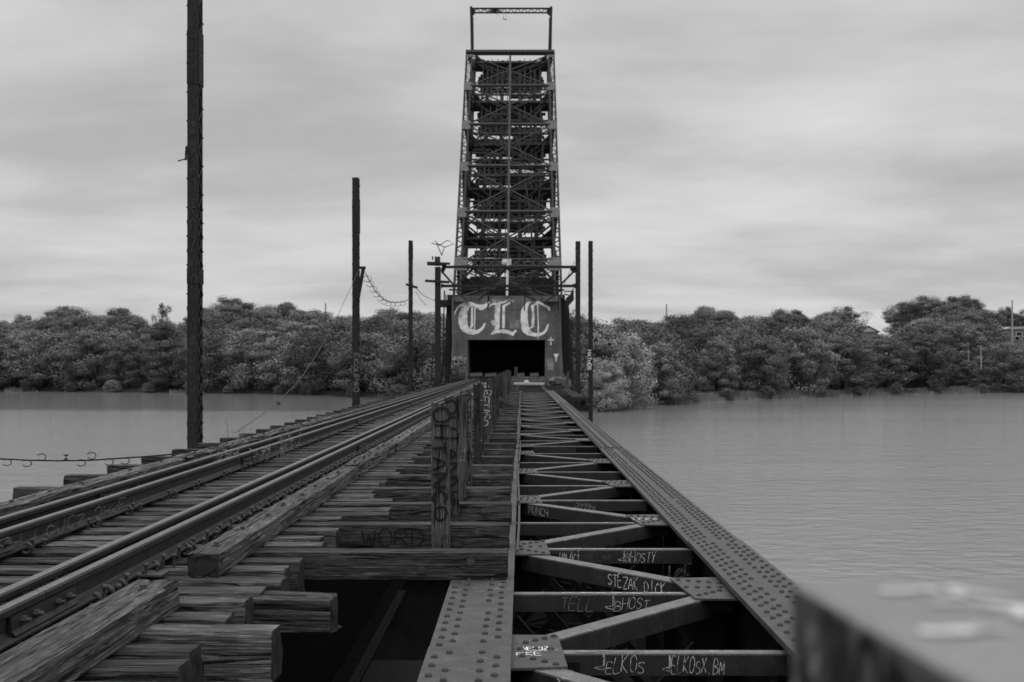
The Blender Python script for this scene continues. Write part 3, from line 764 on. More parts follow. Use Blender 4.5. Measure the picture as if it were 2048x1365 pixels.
# ------------------------------------------------------------------ timber
def timber_mesh(name, L_, W_, H_, seed, material, nx=26, ns=7, rough=.006, rag=.03, warp=.01, bend=0.0):
    """hewn beam along local x, origin at its middle; grooves run with the grain"""
    sec = []
    for side in range(4):
        for k in range(ns):
            t = k / ns
            c = [(-1, -1), (1, -1), (1, 1), (-1, 1)]; a = c[side]; b_ = c[(side + 1) % 4]
            y = a[0] + (b_[0] - a[0]) * t; z = a[1] + (b_[1] - a[1]) * t
            r_ = max(abs(y), abs(z)); cc = (abs(y) * abs(z)) ** 6
            y *= 1 - .04 * cc; z *= 1 - .04 * cc
            sec.append((y * W_ / 2, z * H_ / 2))
    ng = len(sec); v = []; f = []
    for i in range(nx + 1):
        t = i / nx; x = (t - .5) * L_
        wy = noise.noise(Vector((x * .6, seed, 1))) * warp; wz = noise.noise(Vector((x * .6, seed, 7))) * warp * .5 + bend * (t * t)
        for k, (y, z) in enumerate(sec):
            g = noise.noise(Vector((x * .9, k * 1.7 + seed * 3.1, seed))) + .5 * noise.noise(Vector((x * 4, k * 2.9, seed + 9)))
            g = -abs(g) * rough * 2.2 if g < 0 else g * rough * .5
            l = math.hypot(y, z); xx = x
            if i in (0, nx): xx = x + noise.noise(Vector((y * 14, z * 14, seed))) * rag * 1.3 - (1 if i == nx else -1) * rag * .3; g = -rough * .6
            elif i in (1, nx - 1): xx = ((-.5 if i == 1 else .5) * L_) * .995
            v.append((xx, y * (1 + g / l) + wy, z * (1 + g / l) + wz))
    for i in range(nx):
        for k in range(ng):
            k2 = (k + 1) % ng; f.append((i * ng + k, (i + 1) * ng + k, (i + 1) * ng + k2, i * ng + k2))
    f.append(tuple(range(ng))); f.append(tuple(nx * ng + k for k in reversed(range(ng))))
    me = bpy.data.meshes.new(name); me.from_pydata(v, [], f); me.materials.append(material); me.materials.append(M['endgrain']); me.polygons[len(f) - 1].material_index = 1; me.polygons[len(f) - 2].material_index = 1; me.update(); return me
bolt_me = MB().tube([(0, 0, 0), (0, 0, .006)], .032, 12).tube([(0, 0, .006), (0, 0, .024)], .018, 6).mesh('bolt', M['iron'])
TENS = ['twenty', 'thirty', 'forty']
ORD = ['first', 'second', 'third', 'fourth', 'fifth', 'sixth', 'seventh', 'eighth', 'ninth', 'tenth', 'eleventh', 'twelfth', 'thirteenth', 'fourteenth', 'fifteenth', 'sixteenth', 'seventeenth', 'eighteenth', 'nineteenth']
ORD += [('twentieth', 'thirtieth', 'fortieth')[i // 10] if i % 10 == 0 else TENS[i // 10] + '-' + ORD[i % 10 - 1] for i in range(30)]
TS = [timber_mesh('tie', 3.5, .205, .235, i + 1, M['tie'], nx=60, rough=.0035, rag=.016, ns=9) for i in range(7)]
TF = [timber_mesh('tie', 3.5, .205, .235, i + 1, M['tie'], nx=8, ns=4, rough=.008, rag=.03) for i in range(4)]
TLn = [timber_mesh('long_tie', 5.45, .2, .2, i + 31, M['long'], rough=.003, rag=.012, nx=70) for i in range(4)]
tr = random.Random(5)
Z0, PITCH = 7.92, .3415
iz = -10; ns_ = nl_ = 0
special = {  # right end X for some near ties (photo)
    -10: -1.56, -9: -1.52, -8: -1.56, -7: -1.25, -6: -1.58, -5: -1.565, -4: -1.56, -3: -1.5, -2: -1.56, -1: -1.53}
while True:
    z = Z0 + .1 + PITCH * iz
    if z > 96: break
    if iz >= 0 and iz % 4 == 0 and z < 67:
        o = link('long_tie', TLn[(iz // 4) % 4]); nl_ += 1
        o.location = (-2.83 + tr.uniform(-.02, .02), z, CZ - 1.35 - .1); o.rotation_euler = (0, 0, tr.uniform(-.003, .003))
        if nl_ <= 48:
            tag(o, ORD[nl_ - 1] + ' long timber tie from the camera, spanning from track to bare girder', 'railway tie')
            if nl_ == 1: o['label'] = 'nearest long timber tie, knot near its middle, spanning track to bare girder'
            if nl_ == 2: o['label'] = 'second long timber tie with black letters WORD sprayed on its face'
        else: tag(o, 'long timber tie in the distant run beside the vertical planks', 'railway tie')
        o['group'] = 'long ties reaching from track to girder'
        if nl_ <= 6:
            for bx in (-1.95, 1.55):
                b2 = link('bolt', bolt_me, o, local=True); b2.location = (2.3 + bx * .1, -.102, .03 - .06 * (bx < 0)); b2.rotation_euler = (R(90), 0, 0)
        if nl_ == 2: word_tie = o
    else:
        right = special.get(iz, -1.55 + tr.uniform(-.07, .05)); near = z < 22
        if iz > 3 and tr.random() < .1: right += .3
        me = tr.choice(TS if near else TF); o = link('tie', me); ns_ += 1
        left_ = -4.98 + tr.uniform(-.08, .08); L_ = right - left_
        o.scale.x = L_ / 3.5
        o.location = ((right + left_) / 2, z + tr.uniform(-.012, .012), CZ - 1.35 - .1175 + tr.uniform(-.012, .004)); o.rotation_euler = (0, 0, tr.uniform(-.006, .006))
        if ns_ <= 40: tag(o, ORD[ns_ - 1] + ' weathered short tie counting from the bottom edge of the photo', 'railway tie')
        elif z < 22: tag(o, 'weathered short tie under the rails in the nearer half of the planks', 'railway tie')
        else: tag(o, 'small far weathered tie in the dense run toward the tower', 'railway tie')
        if iz == -7: o['label'] = 'thick tie at bottom left ending farther right with rounded pale end'; o.scale.z = 1.1; o.location.z -= .01
        o['group'] = 'short ties under the track'
    iz += 1
# a broken tie stub hanging lower between the near ties
o = link('tie_stub', timber_mesh('tie_stub', 1.0, .2, .2, 77, M['tie'], rough=.012, rag=.07)); o.location = (-1.62, 6.62, CZ - 1.48); o.rotation_euler = (R(4), R(1), R(-3))
tag(o, 'broken charred tie stub sticking out lowest below the row at lower left', 'railway tie')
lettering('WORD', PX(724, 1093, 9.27), (1, 0, 0), (0, 0, 1), (0, -1, 0), .14, .14, .013, word_tie, M['tagblack'], .12).location -= Vector((0, 0, 0))

# guard timbers on both sides of the track
def guard(x0, x1, z0, z1, top, seed, label, bolts, thick=.15, rough=.007, rag=.03):
    L_ = z1 - z0; o = link('guard_timber', timber_mesh('guard_timber', L_, x1 - x0, thick, seed, M['guard'], nx=int(L_ * 7) + 12, ns=10, rough=rough, rag=rag, warp=.015))
    o.location = ((x0 + x1) / 2, (z0 + z1) / 2, CZ - top - thick / 2); o.rotation_euler = (0, 0, R(90)); tag(o, label, 'guard timber', 'guard timbers along the track')
    for zb in bolts:
        b2 = link('bolt', bolt_me, o, local=True); b2.location = (zb - (z0 + z1) / 2, tr.uniform(-.02, .02), thick / 2 - .002)
guard(-2.17, -1.91, 2.6, 6.15, 1.2, 3, 'split and torn guard timber in the bottom left corner with splintered end', (5.9,), .16, .012, .05)
guard(-2.14, -1.93, 7.02, 13.1, 1.205, 4, 'solid pale guard timber right of the near rail with rotten dark end', [7.35 + .7 * i for i in range(8)], rough=.007)
guard(-2.15, -1.94, 13.15, 17.0, 1.2, 5, 'cracked rotten stretch of guard timber behind the pale one', [13.6 + .68 * i for i in range(5)], rough=.022, rag=.08)
guard(-2.14, -1.93, 17.1, 34, 1.21, 6, 'right guard timber running into the distance', [17.5 + .7 * i for i in range(23)])
guard(-2.14, -1.93, 34.1, 92, 1.21, 7, 'farthest right guard timber near the tower', [])
guard(-4.55, -4.33, 5.0, 14.2, 1.2, 8, 'pale guard timber at the left edge beyond the far rail', [9.6, 10.35, 11.1, 12.5, 13.6], rough=.01)
guard(-4.57, -4.33, 14.3, 26, 1.2, 9, 'shaggy splintered guard timber beyond the far rail behind the pole foot', [15 + .8 * i for i in range(13)], rough=.04, rag=.1)
guard(-4.55, -4.34, 26.1, 92, 1.21, 10, 'left guard timber running far toward the tower', [27 + .75 * i for i in range(30)])

# ------------------------------------------------------------------ rails
RAILTOP = 1.16
def rail_profile(hw=.0365, bh=.07, H_=.165):
    h = H_
    p = [(-bh, 0), (-bh, .011), (-.02, .027), (-.009, .045), (-.009, h - .055), (-.02, h - .042), (-hw, h - .036), (-hw, h - .008), (-hw * .8, h)]
    return p + [(-x, y) for x, y in reversed(p)]
def rail(xc, top, z0, z1, label, H_=.165, joints=(), bh=.068, fresh=True):
    pr = rail_profile(.0365, bh, H_); n_ = len(pr); root = thing('rail', (xc, z0, CZ - top), label, 'rail', 'four rails of the track')
    segs = sorted([z0] + [j for j in joints] + [z1]); base = CZ - top - H_
    mb = MB(); mt = MB()
    for a, b_ in zip(segs, segs[1:]):
        b2 = b_ - .008; nseg = max(1, int((b2 - a) / 3)); off = len(mb.v)
        vs = []
        for i in range(nseg + 1):
            y = a + (b2 - a) * i / nseg; dx = .006 * noise.noise(Vector((y * .15, xc, 0)))
            for (x, zz) in pr: vs.append((xc + x + dx, y, base + zz))
        fs = [(i * n_ + k, i * n_ + (k + 1) % n_, (i + 1) * n_ + (k + 1) % n_, (i + 1) * n_ + k) for i in range(nseg) for k in range(n_)]
        fs += [tuple(range(n_)), tuple(nseg * n_ + k for k in reversed(range(n_)))]
        mb.add(vs, fs); mt.box((xc, (a + b2) / 2, base + H_ + .0012), (.054, b2 - a, .0024))
    body = mb.obj('rail_body', M['rail'], root)
    mt.obj('running_surface', M['railtop'] if fresh else M['rail'], root)
    for side, zj in [(s_, j) for j in joints for s_ in (-1, 1)]:
        if zj > 45: continue
        jb = MB().prism([(xc + side * .012, zj - .38, base + .03), (xc + side * .052, zj - .38, base + .026), (xc + side * .034, zj - .38, base + .05), (xc + side * .03, zj - .38, base + H_ - .052), (xc + side * .012, zj - .38, base + H_ - .044)], (0, .76, 0)).obj('joint_bar', M['rail'], root)
        for i, dy in enumerate((-.27, -.13, .13, .27)):
            b_ = MB().tube([(xc + side * .03, zj + dy, base + .08), (xc + side * .055, zj + dy, base + .08)], .021, 6); b_.tube([(xc + side * .05, zj + dy, base + .08), (xc + side * .078, zj + dy, base + .08)], .011, 8)
            b_.obj('bolt', M['iron'], jb)
    return root, base
rA, bA = rail(-3.945, 1.16, 3.5, 93, 'outermost left running rail of the track', joints=(10.6, 22, 33))
rB, bB = rail(-3.63, 1.16, 3.5, 93, 'left inner guard rail with pale scrawl on its side', joints=(7.4, 14.6, 24.5, 36), bh=.06)
rC, bC = rail(-2.657, 1.16, 3.5, 93, 'right inner guard rail tight beside the near running rail', joints=(7.95, 19, 31), bh=.06)
rD, bD = rail(-2.462, 1.155, 3.5, 93, 'nearest right running rail with bolted joint bar at lower left', joints=(5.62, 16.8, 29))
def spikes(root, xc, side, z0, z1, base, n_anchor=2, per=1):
    sp = MB().box((0, 0, .0), (.016, .016, .1)).dome((0, 0, .045), .022, .014, n=8).mesh('spike', M['iron'])
    an = MB().tube([Vector((math.cos(a) * .036, 0, math.sin(a) * .036)) for a in [R(-150 + 30 * i) for i in range(9)]], .013, 6).mesh('rail_anchor', M['iron'], True)
    pl = MB().box((0, 0, 0), (.34, .17, .012)).mesh('tie_plate', M['iron'])
    k = 0; i = int((z0 - Z0) / PITCH); far = MB()
    while True:
        z = Z0 + .1 + PITCH * i
        if z > z1: break
        if n_anchor == 3 and i % 3: k += 1; i += 1; continue
        if k < 45:
            o = link('spike', sp, root, local=True); o.location = Vector((xc + side * .085, z - .04, base + .01)) - root.location; o.rotation_euler = (0, tr.uniform(-.1, .1), 0)
            o = link('spike', sp, root, local=True); o.location = Vector((xc + side * .13, z + .05, base - .005)) - root.location
            if i % 3 == 0 and side > 0 and xc > -3:
                o = link('tie_plate', pl, root, local=True); o.location = Vector((xc + side * .03, z, base - .008)) - root.location
            if i % 3 != 1:
                o = link('rail_anchor', an, root, local=True); o.location = Vector((xc + side * .078, z + (.13 if i % 2 else -.13), base + .008)) - root.location; o.rotation_euler = (0, 0, R(tr.uniform(-10, 10)) if side > 0 else R(180))
        else:
            far.box((xc + side * .1, z, base + .02), (.05, .05, .06)); far.box((xc + side * .035, z, base - .008), (.36, .18, .014))
        k += 1; i += 1
    if far.v: tag(far.obj('spikes', M['iron'], root), kind='stuff')
spikes(rD, -2.462, 1, 6.2, 60, bD); spikes(rB, -3.63, 1, 5.6, 30, bB, 3); spikes(rA, -3.945, -1, 8, 50, bA)
for zz_ in (6.13, 6.32, 4.75):
    o = MB().tube([Vector((-2.462 + .078 + math.cos(a) * .036, zz_, bD + .008 + math.sin(a) * .036)) for a in [R(-150 + 30 * i) for i in range(9)]], .015, 6).obj('rail_anchor', M['iron'], rD, True)
lettering('ZH LOUCZ.OHKELLI', P(-3.59, 7.55, 1.30), (0, 1, 0), (0, 0, 1), (1, 0, 0), .08, .19, .008, rB, M['taggrey'], .3)
lettering('~~~~~~~~', P(-2.475, 5.15, 1.1505), (0, 1, 0), (-1, 0, 0), (0, 0, 1), .03, .12, .003, rD, M['tagdim'], .3)

# ------------------------------------------------------------------ vertical planks beside the bare girder
plank_k = [1, 2, 3, 4, 6, 7, 9, 10] + list(range(11, 42))
tops = {1: .325, 2: .318, 3: .345, 4: .315, 6: .29, 7: .3, 9: .265, 10: .3}
wd_ = {1: .158, 2: .147, 3: .095, 4: .135, 6: .11, 7: .09, 9: .15}
PL = [timber_mesh('plank', 1.25, .045, .15, 80 + i, M['plank'], nx=14, ns=6, rough=.003, rag=.03) for i in range(5)]
plabs = {1: 'nearest vertical plank with black loops and letters sprayed down its face', 2: 'second vertical plank with dark smudged black lettering', 3: 'third vertical plank, narrow and pale with a white smear',
         4: 'fourth vertical plank with a rough knobby top', 6: 'fifth vertical plank, dark with a bolt near its foot', 7: 'sixth vertical plank, narrow with a white drip along its edge', 9: 'seventh vertical plank carrying white bubble graffiti', 10: 'eighth vertical plank directly behind the white bubble graffiti'}
planks = {}
for k in plank_k:
    z = Z0 + 4 * PITCH * k - .03; wdt = wd_.get(k, tr.uniform(.1, .17)); tp = tops.get(k, .3 + tr.uniform(-.05, .08)); bot = 1.56; L_ = bot - tp
    if k > 14 and tr.random() < .12: continue
    o = link('plank', tr.choice(PL)); planks[k] = o
    o.scale = (L_ / 1.25, 1, wdt / .15); o.location = (-.6 - wdt / 2 + tr.uniform(-.01, .01) * (k > 4), z, CZ - (tp + bot) / 2)
    ln = tr.uniform(-.02, .02) if k > 2 else 0
    o.rotation_euler = Matrix(((0, 0, 1), (0, 1, 0), (-1, 0, 0))).to_euler(); o.rotation_euler.rotate_axis('Y', ln)
    pn = len(planks); tag(o, plabs.get(k, ORD[min(pn - 1, 47)] + ' vertical plank from the camera in the crowded far run beside the track'), 'plank', 'vertical planks bolted to the long ties')
    if k < 12:
        for q in (0, 1):
            b2 = MB().tube([(o.location.x + .035 - .04 * q, z - .026, CZ - 1.43 - .07 * q), (o.location.x + .035 - .04 * q, z - .045, CZ - 1.43 - .07 * q)], .019, 10)
            me = b2.mesh('bolt', M['iron']); bo = bpy.data.objects.new('bolt', me); COL.objects.link(bo); bo.parent = o
            bo.matrix_parent_inverse = o.matrix_basis.inverted()
def ptext(k, text, top, bot, wd, m_, inset=.02):
    o = planks[k]; z = Z0 + 4 * PITCH * k - .03 - .0295; wdt = wd_.get(k, .15)
    g = lettering(text, Vector((-.6 - wdt + inset, z, CZ - top)), (0, 0, -1), (1, 0, 0), (0, -1, 0), wdt - inset * 2, (bot - top) / len(text), wd, o, m_, .2)
    g.location = (0, 0, 0); g.matrix_parent_inverse = o.matrix_basis.inverted()
ptext(1, 'OHTANCO', .37, 1.33, .021, M['tagblack'])
ptext(2, 'OUTANNS', .35, 1.4, .02, M['tagblack']); ptext(4, 'NAHLS', .37, 1.2, .014, M['tagblack'])
ptext(6, 'TM', .4, .9, .02, M['tagblack']); ptext(9, '8SEUDO', .32, 1.15, .014, M['tagwhite']); ptext(10, '8B8YC', .36, 1.1, .012, M['tagwhite']); ptext(7, 'I...I', .5, 1.3, .014, M['tagwhite'])
ptext(3, 'TI', .9, 1.1, .008, M['taggrey'], .01)
# a leaning stick near the far planks
o = link('plank', MB().bar(P(-.95, 33, .9), P(-.25, 36, 1.32), .05, .12).mesh('plank', M['plank'])); tag(o, 'loose board fallen aslant behind the last near planks', 'plank')
o = link('plank', MB().bar(PX(935, 0, 1) * 0 + P(-.52, 100, 2.2), P(-.5, 100, .0) + Vector((0, 0, -.2)), .14, .3, (1, 0, 0)).mesh('plank', M['plank'])); tag(o, 'lone upright plank standing in front of the dark opening', 'plank')
# rail-like conduit along the girder edge
o = thing('conduit', P(-.045, 6, 1.5), 'thin iron conduit running along the cut tie ends on the left girder', 'pipe')
MB().tube([P(-.035 + .012 * math.sin(z * .7), z, 1.525 - .01 * math.sin(z)) for z in [9 + 1.5 * i for i in range(38)]], .012, 6).obj('pipe', M['girder'], o)
for i in range(9): MB().box(P(-.035, 12 + 5 * i, 1.5), (.03, .08, .05)).obj('clip', M['iron'], o)

# ------------------------------------------------------------------ foreground block at lower right, out of focus
o = thing('concrete_block', P(.2, .8, 1.5), 'out of focus pale concrete block with graffiti at lower right', 'concrete block')
tp = .152; z_c = .80; z_c = .778; A = Vector((.189, z_c)); dirv = Vector((.109, -.994)).normalized(); perp = Vector((1, 0.0))
Bp = A + dirv * .75; Cc = A + perp * .95; Dd = Bp + perp * .95
bm_ = MB().prism([(A.x, A.y, CZ - tp), (Bp.x, Bp.y, CZ - tp), (Dd.x, Dd.y, CZ - tp), (Cc.x, Cc.y, CZ - tp)][::-1], (0, 0, -1.38))
body = bm_.obj('block_body', M['block'], o)
M['blockside'] = steel('block_side_dark', .045, .10, .8, 4, .3, .2, 30)
body.data.materials.append(M['blockside'])
for p_ in body.data.polygons:
    if abs(p_.normal.z) < .5: p_.material_index = 1  # upright faces take a darker colour than the top
bv = body.modifiers.new('bevel', 'BEVEL'); bv.width = .008; bv.segments = 3
ct = CZ - tp + .001
mb = MB()
def topstroke(pts, wd): ribbon(mb, smooth_pts([Vector(((x - 1043) / F * (F * tp / (y - 730)), F * tp / (y - 730))) for x, y in pts]), Vector((0, 0, ct)), Vector((1, 0, 0)), Vector((0, 1, 0)), Vector((0, 0, 1)), wd, .0012)
topstroke([(1762, 1186), (1800, 1188), (1850, 1184), (1890, 1190), (1930, 1200)], .010)
topstroke([(1895, 1180), (1940, 1190), (1985, 1196), (2030, 1200)], .010)
topstroke([(1868, 1212), (1930, 1212), (1990, 1218), (2080, 1226)], .012); topstroke([(2010, 1240), (2060, 1232)], .016)
topstroke([(1840, 1268), (1900, 1270), (1960, 1264), (2040, 1268)], .014)
mb.obj('graffiti', M['taggrey' if False else 'tagwhite'], o)
mb = MB(); nrm = Vector((dirv.y, -dirv.x, 0)).normalized(); 
if nrm.x > 0: nrm = -nrm
def sidestroke(pts, wd): ribbon(mb, smooth_pts([Vector(p) for p in pts]), Vector((A.x, A.y, CZ - tp)), Vector((dirv.x, dirv.y, 0)), Vector((0, 0, 1)), nrm, wd, .0015)
for pts, wd in (([(.07, -.006), (.08, -.03), (.092, -.08)], .011), ([(.092, -.006), (.102, -.04), (.11, -.1)], .011), ([(.116, -.06), (.121, -.022), (.134, -.01), (.148, -.022), (.16, -.08)], .009),
                ([(.16, -.018), (.185, -.03), (.21, -.06)], .022), ([(.22, -.02), (.24, -.05), (.26, -.1)], .012), ([(.03, -.05), (.05, -.09), (.08, -.13)], .01)): sidestroke(pts, wd)
mb.obj('graffiti', M['tagblack'], o)
mb = MB(); sidestroke([(.04, -.028), (.055, -.03), (.05, -.055)], .014); sidestroke([(.014, -.04), (.018, -.09)], .008); sidestroke([(.128, -.04), (.133, -.08)], .008)
mb.obj('graffiti', M['taggrey'], o)

# ------------------------------------------------------------------ catenary poles
def laced_pole(x, z, base, top, wd, label, splice=None, face=1, tilt=0, sub=None):
    """riveted box pole: two channels joined by zigzag lacing on the sides"""
    dpt = wd * 1.5
    o = thing('catenary_pole', (x, z, base), label, 'catenary pole', 'riveted steel catenary poles')
    zt = CZ + top; zb = base; hh = zt - zb; mb = MB()
    for sy in (-1, 1):
        mb.box((x, z + sy * dpt / 2, (zb + zt) / 2), (wd, .014, hh))
        for sx in (-1, 1): mb.box((x + sx * (wd / 2 - .006), z + sy * (dpt / 2 - .026), (zb + zt) / 2), (.012, .045, hh))
    mb.obj('channel', M['pole'], o)
    n_ = int(hh / .28)
    for side in (-1, 1):
        lc = MB()
        for i in range(n_):
            za = zb + hh * i / n_; zc_ = zb + hh * (i + 1) / n_; s_ = 1 if i % 2 else -1; xx = x + side * (wd / 2 + .006)
            lc.bar((xx, z - s_ * dpt * .42, za), (xx, z + s_ * dpt * .42, zc_), .034, .009, (1, 0, 0))
            lc.dome((xx + side * .004, z - s_ * dpt * .4, za), .018, .022, (side, 0, 0), 6)
            if za < 9 and z < 30: lc.bar((xx + side * .008, z + s_ * dpt * .42, za), (xx + side * .008, z - s_ * dpt * .42, zc_), .034, .009, (1, 0, 0))
        lc.obj('lacing', M['leaf_steel'], o)
    for (a, b_) in splice or ():
        sp = MB(); sp.box((x, z - dpt / 2 - .012, CZ + (a + b_) / 2), (wd + .012, .012, b_ - a)); sp.box((x + wd / 2 + .014, z, CZ + (a + b_) / 2), (.012, dpt, b_ - a)); so_ = sp.obj('splice_plate', M['pole'], o)
        rvt = MB(); q = a + .06
        while q < b_:
            for dx in (-.3, .05): rvt.dome((x + dx * wd, z - dpt / 2 - .018, CZ + q), .016, .012, (0, -1, 0), 6)
            for dy in (-.3, .3): rvt.dome((x + wd / 2 + .02, z + dy * wd, CZ + q), .016, .014, (1, 0, 0), 6)
            q += .12
        rvt.obj('rivets', M['pole'], so_); so_.children[0]['kind'] = 'stuff'
    return o
p1 = laced_pole(-6.47, 21.8, .3, 7.36, .21, 'tallest and nearest steel pole, reaching out of the top of the photo', [(5.53, 6.58), (1.6, 1.9)])
lettering('OSOZCNP~O', P(-6.50, 21.61, -.9), (0, 0, -1), (1, 0, 0), (0, -1, 0), .09, .3, .01, p1, M['tagdim'], .25)
lettering('88~O~CNVC', P(-6.50, 21.61, -4.8), (0, 0, -1), (1, 0, 0), (0, -1, 0), .1, .38, .01, p1, M['tagdim'], .25)
mb = MB(); mb.bar(P(-6.54, 21.64, -4.07), P(-6.75, 21.6, -4.0), .02, .02).bar(P(-6.59, 21.64, -4.3), P(-6.60, 21.62, -4.02), .03, .03); mb.obj('broken_bracket', M['pole'], p1)
p2 = laced_pole(-6.53, 43.4, 0, 7.36, .24, 'second steel pole from the left with a stub bracket and white letters low down', [(5.2, 6.5)])
mb = MB(); mb.bar(PX(716, 597, 43.2), PX(727, 536, 43.2), .13, .13).bar(PX(720, 536, 43.2), PX(731, 536, 43.2), .16, .1); mb.obj('bracket', M['pole'], p2)
lettering('EKOUP8O', PX(708, 708, 43.18), (0, 0, -1), (1, 0, 0), (0, -1, 0), .17, .22, .035, p2, M['taggrey'], .15)
p3 = laced_pole(-6.55, 65, 0, 7.33, .22, 'third steel pole from the left with a tilted crossarm', [(6.2, 7.0)])
MB().bar(PX(812, 569, 64.8), PX(835, 576, 64.8), .12, .14).obj('crossarm', M['pole'], p3)
p4 = laced_pole(-6.6, 86.8, 0, 7.7, .42, 'left gantry pole with two crossarms and twisted wire on top')
MB().bar(PX(875, 532, 86.8), PX(875, 514, 86.8), .42, .3, (0, 1, 0)).obj('timber_extension', M['plank'], p4)
mb = MB(); mb.bar(PX(854, 526, 86.4), PX(900, 528, 86.4), .14, .18).bar(PX(850, 562, 86.4), PX(899, 565, 86.4), .14, .2).bar(PX(854, 530, 86.6), PX(893, 531, 86.6), .1, .1); mb.obj('crossarm', M['pole'], p4)
mb = MB(); wp = [(884, 512), (871, 482), (863, 487), (879, 491), (895, 481), (908, 488), (889, 495), (883, 511)]
mb.tube([PX(x, y, 86.6) for x, y in wp], .035, 5); mb.tube([PX(874, 487, 86.6), PX(889, 495, 86.6)], .035, 5); mb.tube([PX(865, 513, 86.6), PX(865, 520, 86.6)], .06, 5); mb.obj('twisted_wire', M['wire'], p4)
p5 = laced_pole(4.45, 86.8, 0, 9.72, .36, 'right gantry pole with pale scrawls, nearer the tower of the right pair')
lettering('KTL  OOZS', PX(1152, 500, 86.48), (0, 0, -1), (1, 0, 0), (0, -1, 0), .3, .9, .05, p5, M['tagdim'], .2)
p6 = laced_pole(4.08, 65, 0, 7.3, .24, 'outer right steel pole with white vertical letters')
lettering('HATHOS', PX(1175.5, 701, 64.8), (0, 0, -1), (1, 0, 0), (0, -1, 0), .2, .2, .035, p6, M['white'], .15)
MB().bar(PX(1128, 798, 65), PX(1180, 799, 65), .1, .1).obj('tie_bar', M['pole'], p6)

# gantry truss between the two far poles
g = thing('catenary_gantry', PX(1015, 574, 86.8), 'dark lattice gantry beam spanning across the tower foot', 'gantry')
zg = 86.8; mb = MB()
mb.bar(PX(884, 534.5, zg), PX(1152, 534.5, zg), .35, .19); mb.bar(PX(884, 572.5, zg), PX(1152, 572.5, zg), .35, .2); mb.obj('chord', M['dark'], g)
mb = MB()
bn = [913, 980, 1047.5, 1116]; tn = [947.5, 1014, 1082]
for i in range(3):
    mb.bar(PX(bn[i], 571, zg), PX(tn[i], 536, zg), .18, .13, (0, 1, 0)); mb.bar(PX(tn[i], 536, zg), PX(bn[i + 1], 571, zg), .18, .13, (0, 1, 0))
mb.bar(PX(885, 545, zg), PX(908, 571, zg), .15, .12, (0, 1, 0)); mb.bar(PX(1146, 545, zg), PX(1120, 571, zg), .15, .12, (0, 1, 0)); mb.obj('lattice', M['dark'], g)
mb = MB()
for s_ in (0, 1):
    xs = (882, 892, 887, 882) if s_ == 0 else (1151, 1139, 1145, 1151)
    mb.prism([PX(xs[0], 536, zg - .1), PX(xs[1], 536, zg - .1), PX(xs[2], 546, zg - .1), PX(xs[3], 546, zg - .1)], (0, .2, 0))
    mb.prism([PX(xs[0], 567, zg - .1), PX(xs[1] if s_ else 892, 571, zg - .1), PX(xs[3], 577, zg - .1)], (0, .2, 0))
mb.obj('corner_plate', M['dark'], g)
mb = MB(); mb.bar(PX(898, 580, zg), PX(1128, 580.5, zg), .2, .13)
for x, y in ((909, 621), (976, 622), (978, 603), (1049, 622), (1117, 622)): mb.bar(PX(x, 580, zg), PX(x, y, zg), .09, .09)
for a, b_ in (((912, 584), (934, 601)), ((978, 583), (955, 602)), ((1028, 582), (1073, 602)), ((1122, 580), (1093, 603))): mb.bar(PX(*a, zg), PX(*b_, zg), .12, .1, (0, 1, 0))
mb.obj('hanger_beam', M['dark'], g)

# ------------------------------------------------------------------ counterweight with its opening
CW = 104.0
cw = thing('counterweight', PX(1013, 770, CW), 'huge counterweight block with white blackletter letters above a dark opening', 'counterweight')
def face_poly(pts, z, t, name, m_, par): return MB().prism([PX(x, y, z) for x, y in pts], (0, t, 0)).obj(name, m_, par)
face_poly([(903, 598), (935, 598), (935, 592), (1095, 592), (1095, 598), (1122, 598), (1123.5, 680), (904, 680)][::-1], CW, 5, 'wall', M['counter'], cw)
face_poly([(904, 680.05), (935.5, 680.05), (937, 772), (900, 772)][::-1], CW, 5, 'wall', M['counter'], cw)
face_poly([(1090.5, 680.05), (1123.5, 680.05), (1126, 745), (1134, 757), (1134, 772), (1090, 772)][::-1], CW, 5, 'wall', M['counter'], cw)
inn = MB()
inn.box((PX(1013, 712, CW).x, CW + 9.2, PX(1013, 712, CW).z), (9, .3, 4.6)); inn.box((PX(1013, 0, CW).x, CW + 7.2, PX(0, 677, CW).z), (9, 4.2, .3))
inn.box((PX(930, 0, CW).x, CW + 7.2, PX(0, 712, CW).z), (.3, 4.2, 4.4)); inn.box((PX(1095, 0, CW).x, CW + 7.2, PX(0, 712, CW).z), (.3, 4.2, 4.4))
inn.obj('opening_shade_box', M['black'], cw)  # box added behind the opening, its black colour standing in for shade
fl = MB(); fl.box((PX(1013, 0, CW).x, CW + 3.8, PX(0, 752, CW).z - .2), (7.2, 11, .3)); fl.obj('threshold', M['stone'], cw)
mb = MB()
for k in range(5): mb.bar(PX(940 + 30 * k, 750 + k % 2, CW - .3), PX(965 + 28 * k, 749, CW - .3), .3, .3)
mb.bar(PX(1020, 757, 100), PX(1092, 758, 100), .3, .35); mb.bar(PX(1020, 764, 98), PX(1092, 763, 98), .3, .3); mb.obj('end_beam', M['gusset'], cw)
MB().bar(PX(1028, 767.5, 90), PX(1089, 768, 90), 1.2, .15).obj('water_glint_strip', M['housepale'], cw)  # pale bar standing in for sky reflected off the water
MB().dome(PX(1053, 766, 89), .22, .22, n=12).obj('pale_knob', M['housepale'], cw)
